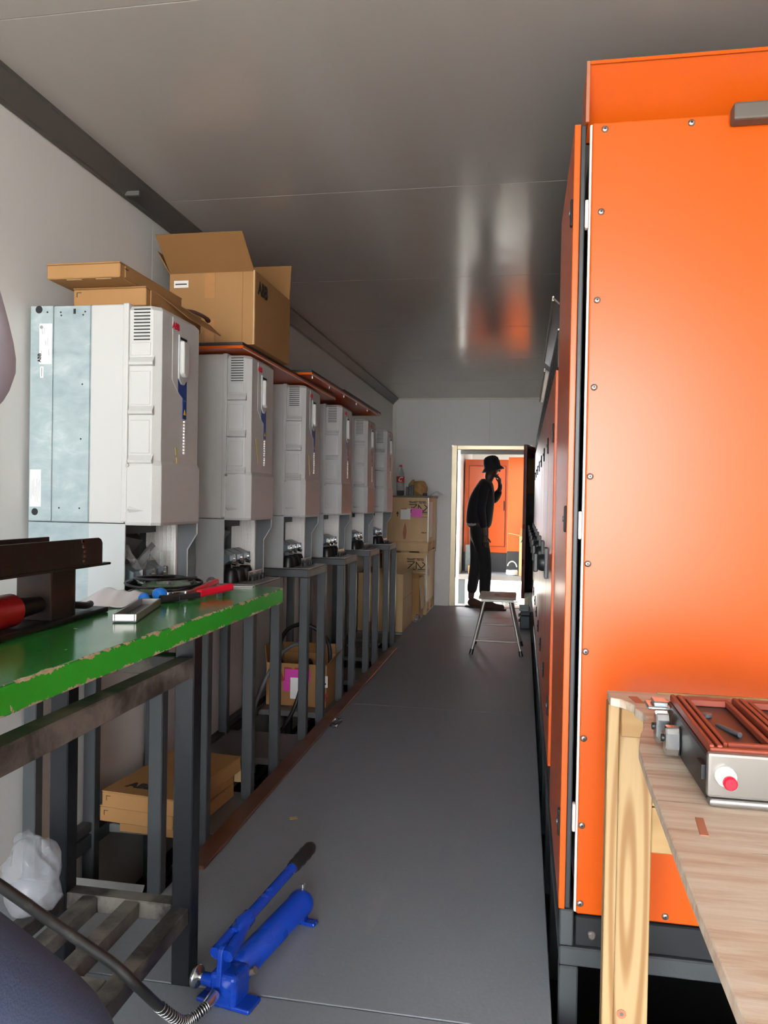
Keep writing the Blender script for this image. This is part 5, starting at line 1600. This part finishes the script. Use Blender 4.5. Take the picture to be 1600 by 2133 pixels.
    hem = MB().lathe([(0.126, 0), (0.134, 0.01), (0.134, 0.03), (0.126, 0.04)], (-0.532, Y, 0.985), 20).build('shirt_tail', 'sticker_grey', t)
    tv = [P(-0.522, 1.06), P(-0.518, 0.95), P(-0.500, 0.86, -0.09), P(-0.425, 0.56, -0.09), P(-0.430, 0.14, -0.09), P(-0.535, 0.86, 0.09), P(-0.545, 0.54, 0.10), P(-0.600, 0.15, 0.10)]
    te = [(0, 1), (1, 2), (2, 3), (3, 4), (1, 5), (5, 6), (6, 7)]
    trr = [(.115, .135), (.130, .150), .105, .082, .070, .105, .080, .066]
    skin('trousers', tv, te, trr, 'trouser', t)
    for (hx, hy, hz, tx, ty) in ((-0.455, -0.09, 0.0, -0.195, -0.10), (-0.645, 0.10, 0.0, -0.42, 0.06)):
        a, b = Vector((hx, Y + hy, 0.04)), Vector((tx, Y + ty, 0.034))
        skin('shoe', [a, a.lerp(b, .35) + U * 0.008, a.lerp(b, .7), b, a + U * 0.07 + (b - a) * 0.12], [(0, 1), (1, 2), (2, 3), (1, 4)],
             [(.040, .038), (.042, .042), (.036, .045), (.026, .032), (.048, .046)], 'boot', t, 2)
        MB().obb(((a + b) / 2).to_tuple()[:2] + (0.010,), ((b - a).length + 0.045, 0.074, 0.018), math.atan2((b - a).y, (b - a).x)).build('sole', 'boot', t, 0.006, 2)
    # bucket hat, tilted back
    hatax = Vector((-0.22, 0.0, 1.0)).normalized()
    oh = Vector((-0.372, Y, 1.690))
    MB().lathe([(0.132, -0.048), (0.135, -0.044), (0.099, 0.000), (0.098, 0.050), (0.088, 0.098), (0.062, 0.124), (0.03, 0.134), (0.0, 0.136)], oh, 28, axis=hatax).build('hat', 'hat', t)
    return t
person_far()

# ================================================================== the worker at the left edge
def person_near():
    t = thing('person', 'person in grey shirt and navy trousers beside the green bench, mostly cut off', 'person', (-0.62, 0.62, 0.0))
    P = Vector
    pel = P((-0.615, 0.52, 0.95))
    verts = [pel, P((-0.625, 0.50, 1.10)), P((-0.635, 0.47, 1.28)), P((-0.640, 0.46, 1.43)), P((-0.635, 0.46, 1.52)), P((-0.63, 0.49, 1.58)), P((-0.625, 0.51, 1.66)), P((-0.62, 0.51, 1.74)),
             P((-0.535, 0.36, 1.43)), P((-0.512, 0.64, 1.345)), P((-0.60, 0.70, 1.53)), P((-0.615, 0.68, 1.60)),
             P((-0.775, 0.56, 1.44)), P((-0.86, 0.62, 1.18)), P((-0.90, 0.86, 1.10)), P((-0.91, 0.93, 1.09)),
             P((-0.640, 0.58, 0.87)), P((-0.525, 0.85, 0.555)), P((-0.505, 0.76, 0.12)), P((-0.505, 0.78, 0.06)),
             P((-0.70, 0.50, 0.88)), P((-0.70, 0.52, 0.50)), P((-0.70, 0.46, 0.12)), P((-0.70, 0.48, 0.06))]
    edges = [(0, 1), (1, 2), (2, 3), (3, 4), (4, 5), (5, 6), (6, 7), (3, 8), (8, 9), (9, 10), (10, 11), (3, 12), (12, 13), (13, 14), (14, 15),
             (0, 16), (16, 17), (17, 18), (18, 19), (0, 20), (20, 21), (21, 22), (22, 23)]
    rad = [(.13, .12), (.12, .11), (.13, .11), (.11, .10), .055, .055, (.08, .085), (.07, .075), .05, .042, .03, .026, .05, .042, .03, .026, .085, .058, .042, .04, .085, .058, .042, .04]
    skin('body', verts, edges, rad, 'skin_dark', t)
    sidx = [0, 1, 2, 3, 4, 8, 9, 10, 12, 13, 14]
    mp = {k: i for i, k in enumerate(sidx)}
    skin('shirt', [verts[k] for k in sidx], [(mp[a], mp[b]) for a, b in edges if a in mp and b in mp],
         [(.145, .135), (.145, .13), (.15, .13), (.12, .115), .068, .066, .058, .045, .066, .058, .045], 'greyshirt', t, root=1)
    tix = [0, 16, 17, 18, 20, 21, 22]
    mp = {k: i for i, k in enumerate(tix)}
    skin('trousers', [verts[k] for k in tix], [(mp[a], mp[b]) for a, b in edges if a in mp and b in mp], [(.145, .135), .105, .085, .075, .105, .082, .072], 'navy', t)
    for a, b in ((P((-0.505, 0.72, 0.045)), P((-0.495, 0.96, 0.036))), (P((-0.70, 0.42, 0.045)), P((-0.70, 0.66, 0.036)))):
        skin('boot', [a, a.lerp(b, .4) + U * 0.01, a.lerp(b, .75), b, a + U * 0.09], [(0, 1), (1, 2), (2, 3), (0, 4)], [(.042, .04), (.045, .044), (.040, .046), (.03, .034), .05], 'boot', t)
    for w, d in ((verts[11], (-0.15, -0.1, 1)), (verts[15], (0.0, 1, -0.15))):
        w, d = P(w), P(d).normalized()
        s_ = d.cross(P((0.9, 0.3, 0.1))).normalized()
        v, e, r = [w - d * 0.01, w + d * 0.04, w + d * 0.08], [(0, 1), (1, 2)], [.025, (.02, .034), (.016, .034)]
        for k, L in enumerate((0.07, 0.08, 0.075, 0.058)):
            b0 = w + d * 0.078 + s_ * (0.03 - 0.02 * k)
            i0 = len(v)
            v += [b0, b0 + d * L * 0.5 + P((-0.006, 0, 0)), b0 + d * L * 0.85 + P((-0.02, 0, 0))]
            e += [(2, i0), (i0, i0 + 1), (i0 + 1, i0 + 2)]
            r += [.0105, .0095, .008]
        i0 = len(v)
        v += [w + d * 0.03 + s_ * 0.03, w + d * 0.05 + s_ * 0.055, w + d * 0.075 + s_ * 0.065]
        e += [(1, i0), (i0, i0 + 1), (i0 + 1, i0 + 2)]
        r += [.013, .011, .009]
        skin('hand', v, e, r, 'skin_dark', t, 1)
    MB().lathe([(0.092, 0.0), (0.096, 0.03), (0.088, 0.08), (0.05, 0.115), (0.0, 0.122)], P((-0.622, 0.505, 1.705)), 20).build('hair', 'black', t)
    return t
person_near()

# bent grey strip of sheet at the end of the trench
ls = MB().prism([(2.200, 0.001), (2.235, 0.001), (2.256, 0.026), (2.254, 0.028), (2.233, 0.003), (2.200, 0.003)], -1.42, -1.152, 'x').build('sheet_strip', 'steel_edge')
tag(ls, 'bent grey sheet strip lying where the trench begins', 'strip')
